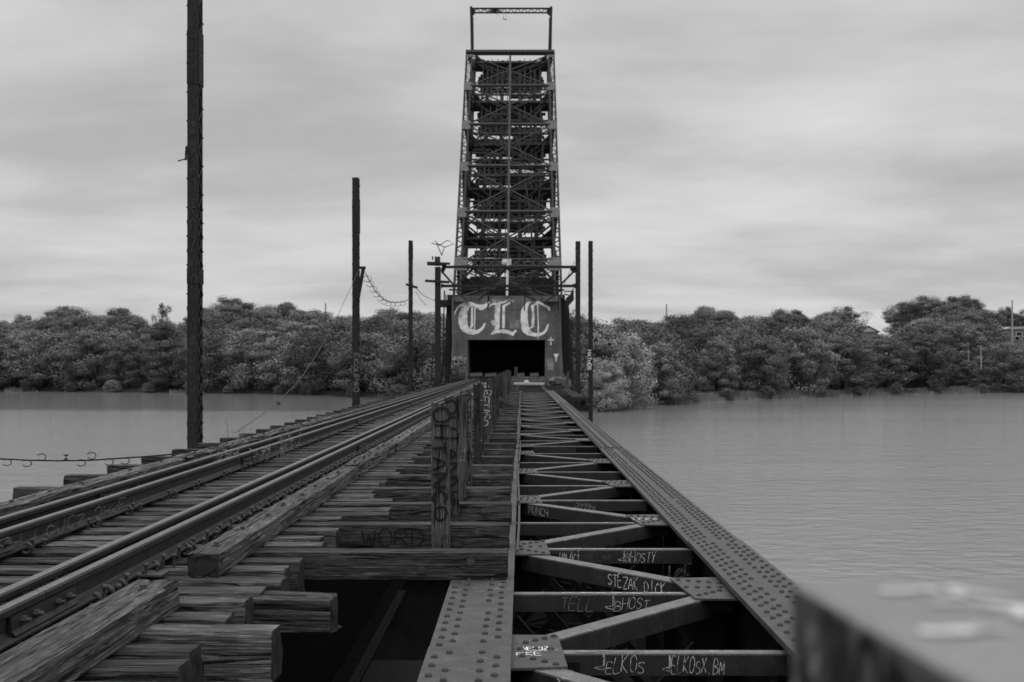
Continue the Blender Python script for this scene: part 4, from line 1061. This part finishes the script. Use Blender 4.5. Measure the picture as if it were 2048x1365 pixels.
# letters, traced as painted shapes on the real wall
def painted(pts, name='letter'):
    return pts
mb = MB(); ln = 0
def lp(pts, wd_px=None):
    """pts in zoom coordinates (6.824 px per photo px, origin 895,580)"""
    global ln
    q = [Vector((895 + x / 6.824, 580 + y / 6.824)) for x, y in pts]; ln += 1
    n_ = len(q); off = CW - .012 - .002 * (ln % 17)
    # ragged outline
    out = []
    for i in range(n_):
        a = q[i]; b_ = q[(i + 1) % n_]; m_ = max(1, int((b_ - a).length / 2.2))
        for k in range(m_):
            t = k / m_; p = a + (b_ - a) * t; out.append(p + Vector((rnd.uniform(-.35, .35), rnd.uniform(-.35, .35))))
    out.reverse()
    v = [PX(p.x, p.y, off) for p in out]
    mb.add(v, [tuple(range(len(v)))])
# C / T
lp([(90, 330), (120, 260), (160, 205), (230, 170), (290, 158), (330, 165), (380, 190), (430, 205), (490, 200), (560, 165), (580, 165), (530, 240), (480, 278), (440, 275), (400, 250), (350, 225), (310, 225), (250, 228), (190, 225), (150, 250), (120, 290), (100, 345)])
lp([(230, 226), (320, 226), (295, 250), (280, 290), (272, 340), (272, 440), (280, 500), (310, 530), (400, 550), (440, 530), (470, 500), (500, 460), (515, 447), (520, 470), (500, 520), (460, 570), (410, 600), (340, 612), (270, 600), (210, 570), (170, 520), (150, 450), (148, 380), (165, 310), (190, 260)])
lp([(322, 235), (350, 235), (350, 500), (322, 530), (300, 520), (318, 480)]); lp([(366, 240), (382, 240), (378, 560), (362, 555)])
# L
lp([(650, 180), (722, 180), (715, 300), (712, 520), (700, 545), (640, 540), (650, 500), (640, 350), (648, 250)])
lp([(748, 220), (760, 208), (800, 190), (860, 165), (850, 195), (800, 220), (785, 240), (782, 520), (760, 530), (742, 520), (748, 350)])
lp([(590, 610), (620, 560), (650, 545), (700, 548), (760, 540), (820, 550), (880, 572), (915, 560), (920, 545), (945, 548), (942, 575), (915, 600), (900, 632), (870, 620), (820, 600), (740, 590), (670, 595), (620, 610)])
lp([(600, 190), (650, 172), (720, 172), (780, 155), (815, 135), (790, 172), (720, 195), (600, 210), (560, 250), (580, 200)]); lp([(595, 425), (640, 410), (645, 490), (610, 490), (620, 465), (600, 460)])
# C
lp([(1155, 170), (1100, 158), (1050, 205), (1010, 270), (998, 340), (1000, 430), (1005, 520), (1030, 580), (1090, 620), (1180, 640), (1250, 640), (1320, 605), (1360, 560), (1385, 465), (1370, 465), (1350, 500), (1330, 545), (1290, 580), (1230, 592), (1160, 580), (1120, 540), (1105, 480), (1095, 400), (1092, 300), (1095, 240), (1110, 200)])
lp([(1140, 215), (1180, 195), (1225, 150), (1245, 160), (1230, 195), (1190, 215), (1180, 225), (1190, 400), (1188, 505), (1130, 535), (1110, 528), (1145, 500), (1150, 330)])
lp([(1222, 190), (1238, 190), (1240, 330), (1250, 520), (1245, 600), (1226, 600), (1232, 450)]); lp([(1225, 150), (1245, 155), (1400, 240), (1398, 285), (1385, 288), (1360, 250), (1240, 185), (1222, 170)])
for a, b_, c_, d_ in ((1400, 645, 1420, 755), (1370, 675, 1450, 690), (1230, 640, 1234, 675)): lp([(a, b_), (c_, b_), (c_, d_), (a, d_)])
lp([(1450, 875), (1520, 875), (1500, 920), (1480, 990), (1465, 920)])
mb.obj('painted_letters', M['wornwhite'], cw)
CWs = CW; CW = CW + .006; mb = MB(); ln = 0
lp([(850, 410), (990, 410), (990, 528), (850, 528)]); lp([(180, 240), (270, 235), (265, 330), (190, 370), (160, 380)]); lp([(1355, 950), (1440, 945), (1450, 1100), (1360, 1100)]); lp([(60, 960), (240, 960), (240, 1060), (50, 1060)])
mb.obj('faded_paint', plain('faded_wall_paint', .2, .8, var=.5, sc1=2), cw); CW = CWs
lettering('~NTBM', PX(905, 722, CW - .03), (1, 0, 0), (0, 0, 1), (0, -1, 0), .35, .26, .05, cw, M['tagwhite'], .2)
lettering('K~E~Z', PX(904, 727, CW - .03), (1, 0, 0), (0, 0, 1), (0, -1, 0), .35, .24, .06, cw, M['tagblack'], .2)
lettering('T~U~P', PX(904, 735, CW - .03), (1, 0, 0), (0, 0, 1), (0, -1, 0), .32, .26, .06, cw, M['tagblack'], .2)
lettering('NEW UP~', PX(985, 606, CW - .03), (1, 0, 0), (0, 0, 1), (0, -1, 0), .3, .3, .05, cw, M['tagwhite'], .2)
lettering('~~~~ ~~~', PX(955, 716, CW + 8.9), (1, 0, 0), (0, 0, 1), (0, -1, 0), .5, .7, .05, cw, M['tagdim'], .2)
# clutter right of the counterweight foot
o = thing('rubble_heap', PX(1120, 772, 99), 'pale broken concrete lump at the foot of the right leg', 'rubble')
lm = crown_mesh; mb = MB()
for k in range(12):
    c = PX(1100 + rnd.uniform(0, 40), 766 + rnd.uniform(-6, 8), 99 + rnd.uniform(-1, 1)); mb.box(c, (rnd.uniform(.3, 1), rnd.uniform(.3, .9), rnd.uniform(.2, .7)), Matrix.Rotation(rnd.uniform(0, 3), 3, 'Z') @ Matrix.Rotation(rnd.uniform(-.4, .4), 3, 'X'))
mb.obj('rubble', M['gusset'], o)
for (x, y0, y1, dx, lab) in ((1132, 742, 776, 5, 'short pale leaning board right of the counterweight'), (1149, 742, 790, 1, 'short grey board strapped beside the right gantry pole')):
    q = link('plank', MB().bar(PX(x, y1, 85), PX(x + dx, y0, 85), .2, .08, (0, 1, 0)).mesh('plank', M['plank'])); tag(q, lab, 'plank')
# dock / pier deck beneath the tower
o = thing('tower_pier', (-1.3, 112, 0), 'dark pier of the drawbridge tower below the track level', 'pier')
MB().box((-1.3, 111, 1.5), (12.5, 24, 3.4)).obj('shaft', M['stone'], o)
mb = MB()
for k in range(12): mb.box((-6 + k * 1.0, 99.4 - .3, 1.9), (.3, .3, 3.6))
mb.box((-.9, 97, CZ - 2.05), (9, 5, .3)); mb.box((1.0, 83, CZ - 2.15), (6.2, 26, .2)); mb.obj('timber_fender', M['stone'], o)
mb = MB()
for k in range(24): mb.box((.75 + tr.uniform(-.1, .1), 67 + 1.3 * k, CZ - 1.95), (4.4, .3, .25))
for x in (-.3, 1.7): mb.box((x, 82, CZ - 1.8), (.3, 30, .1))
mb.obj('deck_beam', M['dark'], o)

# side frames of the tower foot
sf = thing('support_frame', PX(885, 770, 108), 'black trussed support frame left of the counterweight', 'support frame')
mb = MB(); mb.prism([PX(903, 606, 108), PX(893, 606, 108), PX(888, 770, 108), PX(899, 770, 108)], (0, 4, 0)); mb.prism([PX(868, 600, 107), PX(905, 600, 107), PX(905, 611, 107), PX(874, 611, 107)][::-1], (0, 4, 0))
mb.prism([PX(896, 590, 105), PX(935, 590, 105), PX(935, 600, 105), PX(896, 600, 105)][::-1], (0, 4, 0)); mb.obj('post', M['dark'], sf)
mb = MB(); mb.bar(PX(899, 640, 106), PX(881, 768, 106), .25, .25)
for k in range(9): y = 650 + 13 * k; mb.bar(PX(897 - k * 1.8, y, 106), PX(889 - k * .9, y + 8, 106), .1, .1, (0, 1, 0)); mb.bar(PX(889 - k * .9, y + 8, 106), PX(895 - k * 1.8, y + 13, 106), .1, .1, (0, 1, 0))
mb.bar(PX(889, 582, 104), PX(886, 700, 104), .12, .12); mb.bar(PX(866, 690, 106), PX(862, 770, 106), .12, .12)
for x in (892, 895.5, 898): mb.bar(PX(x, 590, 104), PX(x, 600, 104), .1, .1)
mb.obj('lacing', M['dark'], sf)
sf = thing('support_frame', PX(1140, 770, 108), 'black trussed support frame right of the counterweight', 'support frame')
mb = MB(); mb.prism([PX(1124, 600, 108), PX(1135, 600, 108), PX(1142, 700, 108), PX(1142, 756, 108), PX(1126, 756, 108)][::-1], (0, 4, 0)); mb.obj('post', M['dark'], sf); mb = MB(); mb.prism([PX(1095, 590, 105), PX(1130, 590, 105), PX(1130, 600, 105), PX(1095, 600, 105)][::-1], (0, 4, 0)).obj('cap_beam', M['dark'], sf); mb = MB()
mb.prism([PX(1147, 575, 100), PX(1148, 600, 100), PX(1134, 616, 100), PX(1132, 597, 100), PX(1140, 590, 100)][::-1], (0, .4, 0)); mb.obj('bracket_plate', M['dark'], sf)
mb = MB(); mb.bar(PX(1135, 610, 106), PX(1146, 768, 106), .25, .25)
for k in range(9): y = 660 + 11 * k; mb.bar(PX(1136 + k * .8, y, 106), PX(1144 + k * .5, y + 6, 106), .1, .1, (0, 1, 0)); mb.bar(PX(1144 + k * .5, y + 6, 106), PX(1137 + k * .8, y + 11, 106), .1, .1, (0, 1, 0))
mb.bar(PX(1128, 583, 100), PX(1146, 583, 100), .1, .1); mb.bar(PX(1128, 588, 100), PX(1140, 592, 100), .1, .1); mb.obj('lacing', M['dark'], sf)
# machinery platform with railing at left
o = thing('platform', PX(895, 772, 95), 'small dark railed platform at the left foot of the tower', 'platform')
mb = MB()
for y in (740, 751, 764): mb.bar(PX(880, y, 95), PX(915, y, 95), .1, .1)
for x in (880, 891, 903, 915): mb.bar(PX(x, 739, 95), PX(x, 772, 95), .12, .12)
mb.obj('railing', M['dark'], o)
MB().tube([PX(903, 758, 99), PX(930, 758, 99)], .65, 14).obj('drum', M['dark'], o); MB().box(PX(897, 771, 97), (2.4, 3, .3)).obj('floor', M['dark'], o)
MB().bar(PX(858, 770, 95), PX(882, 771, 95), .3, .15).obj('step', M['dark'], o)

# ------------------------------------------------------------------ raised bascule leaf
LC = -1.33; KY = .83; HW = 5.24
UP = Vector((0, KY, 1)).normalized(); NB = Vector((0, 1, -KY)).normalized(); XR = Vector((1, 0, 0))
def lf(x, H, dpt=0.0): return Vector((LC + x, 99.4 + KY * H, CZ + H)) + NB * dpt
DEP = 9.0
leaf = thing('bascule_leaf', lf(0, 4.6), 'tall raised drawbridge leaf of riveted lattice steel leaning back above the track', 'drawbridge')
HN = [6.3, 9.93, 15.6, 21.1, 26.5, 31.9, 36.6]
HR = [6.5, 12.8, 19.0, 25.3, 31.5, 37.8, 44.2]      # panel points of the deck side
cwid = .78
for sx in (-1, 1):
    xo = sx * HW; xi = sx * (HW - cwid); mb = MB(); a, b_ = HN[0], HN[-1]
    for x, wv in ((xo - sx * .09, .18), (xi + sx * .09, .2)):
        mb.bar(lf(x, a), lf(x, b_), wv, .03, NB); mb.bar(lf(x, a, .7), lf(x, b_, .7), wv, .03, NB)
    for x in (xo, xi): mb.bar(lf(x - (.012 * sx if x == xo else -.012 * sx), a, .35), lf(x - (.012 * sx if x == xo else -.012 * sx), b_, .35), .03, .7, NB)
    mb.obj('chord', M['leaf_steel'], leaf)
    lc = MB(); H = a; i = 0
    # side plates are open in the upper panels
    while H < b_:
        H2 = min(b_, H + .52); p, q = (xi, xo) if i % 2 else (xo, xi)
        lc.bar(lf(p, H, -.02), lf(q, H2, -.02), .09, .02, NB); 
        if i % 1 == 0: lc.bar(lf(q, H, .72), lf(p, H2, .72), .09, .02, NB)
        H = H2; i += 1
    lc.obj('lacing', M['leaf_steel'], leaf)
for H in HN[1:]:
    for sx in (-1, 1):
        gw = 1.25 if H < 12 else .95; gh = .75 if H < 12 else .62
        c0 = sx * (HW + .02); c1 = sx * (HW - gw)
        if H == HN[-1]: gh = .4
        MB().prism([lf(c0, H - gh, -.06), lf(c1, H - gh, -.06), lf(c1, H + gh * .8, -.06), lf(c0, H + gh * .8, -.06)], NB * .04).obj('gusset_plate', M['gusset'], leaf)
for i, H in enumerate(HN[1:]):
    mb = MB(); w_ = HW - cwid
    if i == 5:
        mb.bar(lf(-HW, H + .2, -.1), lf(HW, H + .2, -.1), .5, .45, UP); mb.obj('end_strut', M['leaf_steel'], leaf); continue
    if i == 0:
        mb.bar(lf(-w_, H + .42), lf(w_, H + .42), .2, .12, UP); mb.bar(lf(-w_, H - .3), lf(w_, H - .3), .2, .12, UP); n_ = 11
        for k in range(n_):
            xa = -w_ + 2 * w_ * k / n_; xb = -w_ + 2 * w_ * (k + 1) / n_
            mb.bar(lf(xa, H - .3), lf(xb, H + .4), .06, .08, NB); mb.bar(lf(xa, H + .4, .04), lf(xb, H - .3, .04), .06, .08, NB)
    else:
        mb.bar(lf(-w_, H, -.04), lf(w_, H, -.04), .3, .2, UP)
        mb.bar(lf(-w_, H - .75, .5), lf(w_, H - .75, .5), .2, .1, UP); n_ = 13
        for k in range(n_):
            xa = -w_ + 2 * w_ * k / n_; xb = -w_ + 2 * w_ * (k + 1) / n_
            mb.bar(lf(xa, H - .7, .5), lf(xb, H - .1, .4), .06, .06, NB); mb.bar(lf(xa, H - .1, .4), lf(xb, H - .7, .5), .06, .06, NB)
    mb.obj('cross_strut', M['frost'], leaf)
for i in range(len(HN) - 1):
    for s_ in (-1, 1):
        w_ = HW - cwid - .1; d0 = .0 if s_ > 0 else .08
        for dd in (0, .8):
            mb = MB(); a = lf(-s_ * w_, HN[i] + .2, d0 + dd); b_ = lf(s_ * w_, HN[i + 1] - .2, d0 + dd)
            wv = .16 if dd == 0 else .07
            mb.bar(a, b_, wv, .08, NB)
            if dd:
                e = UP * .38; mb.bar(a + e, b_ + e, .08, .08, NB); n_ = 18
                for k in range(n_):
                    p = a + (b_ - a) * k / n_; q = a + (b_ - a) * (k + 1) / n_
                    if k % 2: p, q = p + e, q
                    else: q = q + e
                    mb.bar(p, q, .05, .05, NB)
            mb.obj('diagonal_brace', M['leaf_steel'], leaf)
MB().bar(lf(0, 9, -.08), lf(0, 36.4, -.08), .24, .14, NB).obj('center_strut', M['frost'], leaf)
MB().bar(PX(1014, 593, 103.5), PX(1015.5, 524, 106.9), .22, .22, (0, 1, 0)).obj('pale_post', M['palepole'], leaf)
MB().box(PX(1014, 525, 107), (.85, .5, .6)).dome(PX(1009, 526, 106.7), .3, .3, (-.5, -1, 0), 10).obj('lamp_box', M['housepale'], leaf)
# side webs
for sx in (-1, 1):
    x = sx * (HW - .4)
    mb = MB(); mb.bar(lf(x, HN[0] - 1, DEP), lf(x, HR[-1] + 1.5, DEP), .5, .5, NB); mb.obj('rear_chord', M['leaf_steel'], leaf)
    for i, H in enumerate(HN):
        mb = MB(); mb.bar(lf(x, H, .5), lf(x, HR[i], DEP), .4, .3, UP)
        if i < len(HN) - 1:
            a, b_ = (lf(x, H, .5), lf(x, HR[i + 1], DEP)) if i % 2 else (lf(x, HR[i], DEP), lf(x, HN[i + 1], .5))
            for dz in (-.2, .2): mb.bar(a + UP * dz, b_ + UP * dz, .35, .08, UP)
            n_ = 14
            for k in range(n_):
                p = a + (b_ - a) * k / n_ + UP * (.2 if k % 2 else -.2); q = a + (b_ - a) * (k + 1) / n_ + UP * (-.2 if k % 2 else .2); mb.bar(p, q, .06, .06, XR)
            mb.prism([lf(x, H, .6), lf(x, H + .9, .6), lf(x, H, 1.8)], XR * .03)
        mb.obj('web_member', M['dark'], leaf)
    # knee braces from web to floorbeam
    for i, H in enumerate(HR[1:]):
        MB().prism([lf(sx * (HW - .6), H + .5, DEP - 1.9), lf(sx * (HW - .6), H + .5, DEP - .4), lf(sx * (HW - 1.9), H + .5, DEP - .4)], UP * .08).obj('knee_brace', M['leaf_steel'], leaf)
# floorbeams, stringers, ties on the far (deck) side
for i, H in enumerate(HR):
    mb = MB(); mb.bar(lf(-HW + .5, H, DEP - .3), lf(HW - .5, H, DEP - .3), 1.25, .35 if i else .6, UP); mb.bar(lf(-HW + .5, H, DEP - 1.05), lf(HW - .5, H, DEP - 1.05), .1, .42, UP); mb.obj('floorbeam', M['dark'], leaf)
for x in (-3.05, -1.1, 1.1, 3.05):
    mb = MB(); mb.bar(lf(x, HN[0], DEP), lf(x, HR[-1] + 1.2, DEP), .34, .5, NB); mb.obj('stringer', M['dark'], leaf)
for x in (-3.6, -2.5, -1.75, -.45, 1.75, 2.5, 3.7):
    MB().bar(lf(x, HN[0], DEP - .6), lf(x, HR[-1] + 1, DEP - .6), .1, .1, NB).obj('conduit', M['frost'], leaf)
lt = random.Random(9); H = HN[0] - 1.5; ntie = 0
tl = [timber_mesh('deck_tie', 8.3, .3, .3, 200 + i, M['leaftie'], nx=8, ns=3, rough=.02, rag=.1) for i in range(3)]
while H < HR[-1] + 1 and ntie < 99:
    frac = (H - HN[0]) / (HR[-1] - HN[0])
    if lt.random() > .03 + .16 * frac * frac:
        o = bpy.data.objects.new('deck_tie', lt.choice(tl)); COL.objects.link(o); o.parent = leaf
        part = lt.random(); q = 1.0; cxx = lt.uniform(-.12, .12)
        if part < .08 + .3 * frac: q = .48; cxx = lt.choice((-2.0, 2.0)) + lt.uniform(-.2, .2)
        o.location = lf(cxx, H, DEP + .4) - leaf.location
        o.rotation_euler = Matrix((XR, NB, UP)).transposed().to_euler(); o.rotation_euler.rotate_axis('Y', lt.uniform(-.012, .012)); o.scale.x = q * lt.uniform(.93, 1.03)
        ntie += 1
    H += .44
for k in range(46):
    x = lt.uniform(-3.9, 3.9); Ha = lt.uniform(8, 37); dd = lt.uniform(2.5, DEP - .5); mb = MB()
    if k % 3 == 0: mb.bar(lf(x, Ha, dd), lf(x + lt.uniform(-.4, .4), Ha + lt.uniform(2, 6), dd + lt.uniform(-1, 1)), .12, .12, NB)
    elif k % 3 == 1: mb.bar(lf(x - lt.uniform(.8, 2.2), Ha, dd), lf(x + lt.uniform(.8, 2.2), Ha + lt.uniform(-.3, .3), dd), .2, .22, UP)
    else: mb.bar(lf(x, Ha, dd), lf(x + lt.uniform(-2, 2), Ha + lt.uniform(1, 3), dd), .12, .12, NB)
    mb.obj('loose_member', M['frost'] if k % 4 == 0 else M['leaf_steel'], leaf)
# rails hanging on the deck side
for x in (-2.83, -1.33, 1.33, 2.83): MB().bar(lf(x, HN[0], DEP + .65), lf(x, HR[-1] - 1.5, DEP + .65), .12, .16, NB).obj('rail', M['leaf_steel'], leaf)
# rear lateral bracing
for i in range(len(HN) - 1):
    mb = MB(); mb.bar(lf(-HW + .6, HR[i], DEP - .8), lf(HW - .6, HR[i + 1], DEP - .8), .12, .12, NB); mb.bar(lf(HW - .6, HR[i], DEP - .9), lf(-HW + .6, HR[i + 1], DEP - .9), .12, .12, NB); mb.obj('rear_brace', M['dark'], leaf)
# sway frames half way through the depth
for i, H in enumerate(HN[1:-1]):
    mb = MB(); w_ = HW - .6
    mb.bar(lf(-w_, H - .4, 4.5), lf(w_, H - .4, 4.5), .12, .2, UP)
    for s_ in (-1, 1):
        mb.bar(lf(s_ * w_, H - .4, 1), lf(s_ * 1.6, H - .4, 4.4), .15, .15, UP); mb.bar(lf(s_ * 1.6, H - .4, 4.4), lf(s_ * w_, H - .4, 8), .15, .15, UP)
    mb.obj('sway_frame', M['leaf_steel'], leaf)
# heel clutter behind the gantry, above the counterweight
mb = MB()
for k in range(9): x = -4 + k; mb.bar(lf(x, 4.9, 3), lf(x + lt.uniform(-1, 1), 9.3, 4), .3, .25, NB)
mb.bar(lf(-5, 6.6, 2), lf(5, 6.6, 2), .5, .6, UP); mb.bar(lf(-5, 8.4, 3), lf(5, 8.6, 3), .3, .3, UP); mb.bar(lf(-4.5, 6.3, 1), lf(0, 9.0, 1), .2, .2, NB); mb.bar(lf(4.5, 6.3, 1), lf(0, 9.0, 1), .2, .2, NB)
mb.bar(lf(0, 8.3, .5), lf(-4, 6.2, .5), .2, .2, NB); mb.bar(lf(0, 8.3, .5), lf(4, 6.2, .5), .2, .2, NB); mb.obj('heel_frame', M['leaf_steel'], leaf)
MB().box(PX(1015, 577, 112.5), (9.6, .4, 2.0)).obj('heel_plate', M['dark'], leaf)
MB().box(PX(922, 598, 103.2) + Vector((0, .8, 0)), (1.5, 1.4, .5)).box(PX(1103, 598, 103.2) + Vector((0, .8, 0)), (1.5, 1.4, .5)).obj('heel_block', M['gusset'], leaf)
# gallows frame standing on the leaf tip
gal = []
zt = 131
for (xa, xb, xc_, xd, xe, xf_, y0) in ((944.5, 942, 945, 946.5, 940.5, 948, 26), (1100.5, 1102.5, 1099.5, 1097.5, 1097.5, 1104, 36)):
    mb = MB(); mb.bar(PX(xa, 106, zt), PX(xb, 14, zt), .28, .35, (0, 1, 0)); mb.bar(PX(xc_, y0, zt), PX(xd, 104, zt), .14, .2, (0, 1, 0))
    for k in range(22): y = 36 + 3.1 * k; mb.bar(PX(xe, y, zt), PX(xf_, y + 1.4, zt), .05, .05, (0, 1, 0))
    mb.obj('gallows_post', M['gallows'], leaf)
mb = MB(); mb.bar(PX(942, 17.5, zt), PX(1102, 17.5, zt), .3, .13); mb.bar(PX(950, 26, zt), PX(1094, 26, zt), .3, .1); n_ = 22
for k in range(n_):
    xa = 948 + 148 * k / n_; xb = 948 + 148 * (k + 1) / n_; ya, yb = (18, 26) if k % 2 else (26, 18); mb.bar(PX(xa, ya, zt), PX(xb, yb, zt), .07, .07, (0, 1, 0))
mb.prism([PX(942, 17, zt - .1), PX(950, 17, zt - .1), PX(950, 27, zt - .1), PX(944, 32, zt - .1)][::-1], (0, .2, 0)); mb.prism([PX(1102, 17, zt - .1), PX(1094, 17, zt - .1), PX(1094, 27, zt - .1), PX(1100, 32, zt - .1)], (0, .2, 0))
mb.obj('gallows_beam', M['gallows'], leaf)
o = thing('bird_nest', PX(989, 22, zt), 'dark twiggy nest lodged in the topmost beam', 'nest'); mb = MB()
for k in range(60):
    c = PX(989 + rnd.gauss(0, 6), 22 + rnd.gauss(0, 2), zt); dd = Vector((rnd.uniform(-1, 1), rnd.uniform(-.4, .4), rnd.uniform(-.5, .4))) * .45; mb.tube([c - dd, c + dd], .02, 4, False)
mb.obj('twigs', M['wire'], o)
o = thing('hook', PX(1010, 40, zt), 'small curved hook dangling from the topmost beam', 'hook'); mb = MB()
mb.tube([PX(x, y, zt) for x, y in ((1006.5, 36), (1008, 39), (1010.5, 40.3), (1012.5, 38.5))], .05, 6); mb.tube([PX(1007, 36, zt), PX(1007.5, 27, zt)], .012, 4); mb.tube([PX(1012.5, 38, zt), PX(1011.5, 27, zt)], .012, 4); mb.obj('iron_hook', M['wire'], o)

# ------------------------------------------------------------------ wires
def wire(name, pts, r_, label, mt, rings=None, cat='wire'):
    o = thing(name, pts[0], label, cat)
    MB().tube(pts, r_, 5).obj('cable', mt, o)
    if rings:
        r_ = r_ * .8
        for (c, rr, side) in rings:
            pp = []
            for i in range(11):
                a = R(-150 + 30 * i) ; pp.append(c + Vector((math.cos(a) * rr, math.sin(a * 2) * rr * .15, (-math.sin(abs(a) / 1.0 if False else a) * rr * .75) * side - rr * .55 * side)))
            MB().tube(pp, r_ * .75, 5, False).obj('hanger_loop', mt, o)
    return o
def sag(a, b_, s_, n_=16): return [a + (b_ - a) * (i / n_) - Vector((0, 0, 4 * s_ * (i / n_) * (1 - i / n_))) for i in range(n_ + 1)]
zw = 16.0
pts = [PX(x, y, zw) for x, y in ((-120, 914), (0, 918), (60, 921), (120, 922), (180, 921), (240, 917), (300, 913), (345, 909))]
wire('overhead_wire', pts, .012, 'fallen wire with hanging loops crossing low over the water at left', M['wire'],
     [(PX(x, y, zw), .065, s_) for x, y, s_ in ((14, 920, 1), (54, 922, 1), (83, 920, -1), (162, 921, 1), (183, 917, -1), (218, 919, 1), (250, 917, 1))])
o = thing('wire_clamp', PX(132, 921, zw), 'small forked clamp standing up from the fallen wire at left', 'clamp')
MB().tube([PX(127, 922, zw), PX(132, 917, zw), PX(132, 912, zw), PX(128, 910, zw)], .012, 5).tube([PX(132, 912, zw), PX(136, 910, zw)], .012, 5).tube([PX(132, 917, zw), PX(137, 922, zw)], .012, 5).obj('fork', M['wire'], o)
a = PX(731, 546, 43); b_ = PX(822, 598, 64)
sw = [PX(731, 546, 43), PX(740, 564, 45), PX(753, 585, 48), PX(768, 600, 51), PX(785, 605, 55), PX(805, 604, 59), PX(823, 597, 64)]
wire('overhead_wire', smooth_pts(sw), .018, 'slack wire with loops drooping from the bracket of the second pole', M['wire'], [(p, .16, 1) for p in smooth_pts(sw)[2:22:2]])
wire('overhead_wire', smooth_pts([PX(834, 578, 64), PX(845, 590, 70), PX(858, 597, 78), PX(868, 601, 86)]), .02, 'short slack wire between the third pole and the gantry pole', M['wire'])
wire('overhead_wire', smooth_pts([PX(831, 583, 64), PX(840, 597, 66), PX(853, 612, 70)]), .015, 'thin broken wire end hanging below the third pole crossarm', M['wire'])
wire('overhead_wire', smooth_pts([PX(718, 540, 43), PX(704, 570, 42), PX(690, 600, 41), PX(660, 662, 38), PX(610, 745, 32), PX(560, 800, 28), PX(520, 832, 24), PX(470, 866, 19)]), .009, 'long thin wire slanting down from the second pole to the track', M['palewire'])
o = thing('wire_knot', PX(556, 806, 28), 'pale tangled knot on the slanting wire above the water', 'wire knot')
mb = MB()
for k in range(14): c = PX(556 + rnd.gauss(0, 3), 806 + rnd.gauss(0, 2), 28); dd = Vector((rnd.uniform(-1, 1), rnd.uniform(-1, 1), rnd.uniform(-1, 1))) * .05; mb.tube([c - dd, c + dd], .012, 4)
mb.obj('tangle', M['palewire'], o)
wire('overhead_wire', [PX(1149, 523, 86.5), PX(1128, 570, 86), PX(1095, 603, 86)], .02, 'thin wire slanting down from the right gantry pole', M['wire'])

# ------------------------------------------------------------------ weeds on the track
wr = random.Random(3)
def weed(c, h, n_, label, spread=.25):
    o = thing('weed', c, label, 'weed'); mb = MB(); st = MB()
    for k in range(n_):
        b0 = c + Vector((wr.gauss(0, spread * .5), wr.gauss(0, spread * .9), 0)); hh = h * wr.uniform(.5, 1); lean = Vector((wr.uniform(-.3, .3), wr.uniform(-.3, .3), 1)).normalized()
        st.tube([b0, b0 + lean * hh * .5, b0 + lean * hh + Vector((wr.uniform(-.03, .03), 0, 0))], [.003, .0025, .0015], 4, False)
        for j in range(12):
            p = b0 + lean * hh * wr.uniform(.25, 1); a = wr.uniform(0, 6.28); l = wr.uniform(.02, .055); dv = Vector((math.cos(a), math.sin(a), wr.uniform(-.2, .6))) * l; sd_ = Vector((-math.sin(a), math.cos(a), 0)) * l * .22
            mb.add([p, p + dv * .5 + sd_, p + dv, p + dv * .5 - sd_], [(0, 1, 2, 3)])
    mb.obj('leaves', M['weed'], o); st.obj('stem', M['weed'], o)
weed(P(-3.35, 15.6, 1.33), .45, 16, 'bushy weed sprouting between the two left and right rail pairs')
weed(P(-4.85, 18.6, 1.35), .5, 12, 'leafy weed on the left tie ends beside the nearest pole')
weed(P(-3.78, 14.0, 1.3), .24, 18, 'grassy tuft between the two left rails')
weed(P(-3.45, 14.9, 1.3), .22, 16, 'grassy tuft against the inner face of the left guard rail')
weed(P(-4.4, 23.5, 1.3), .42, 9, 'tall thin weed on the far guard timber')
weed(P(-3.8, 11.2, 1.28), .15, 6, 'few grass blades by the joint between the left rails')
weed(P(-2.75, 63, 1.28), .6, 12, 'weed clump on the track just before the tower', .5)
# little white floats
for x, y, lab in ((1822, 788, 'small white float on the water near the right bank'), (283, 784.5, 'small white float on the water near the left bank'), (1876, 778, 'small white rock at the right waterline')):
    z = F * CZ / (y - 730) - (0 if y > 780 else 30); o = thing('float', (ray(x, z), z, .05), lab, 'float'); MB().dome((ray(x, z), z, .05), .28, .35, n=10).obj('hull', M['white'], o)
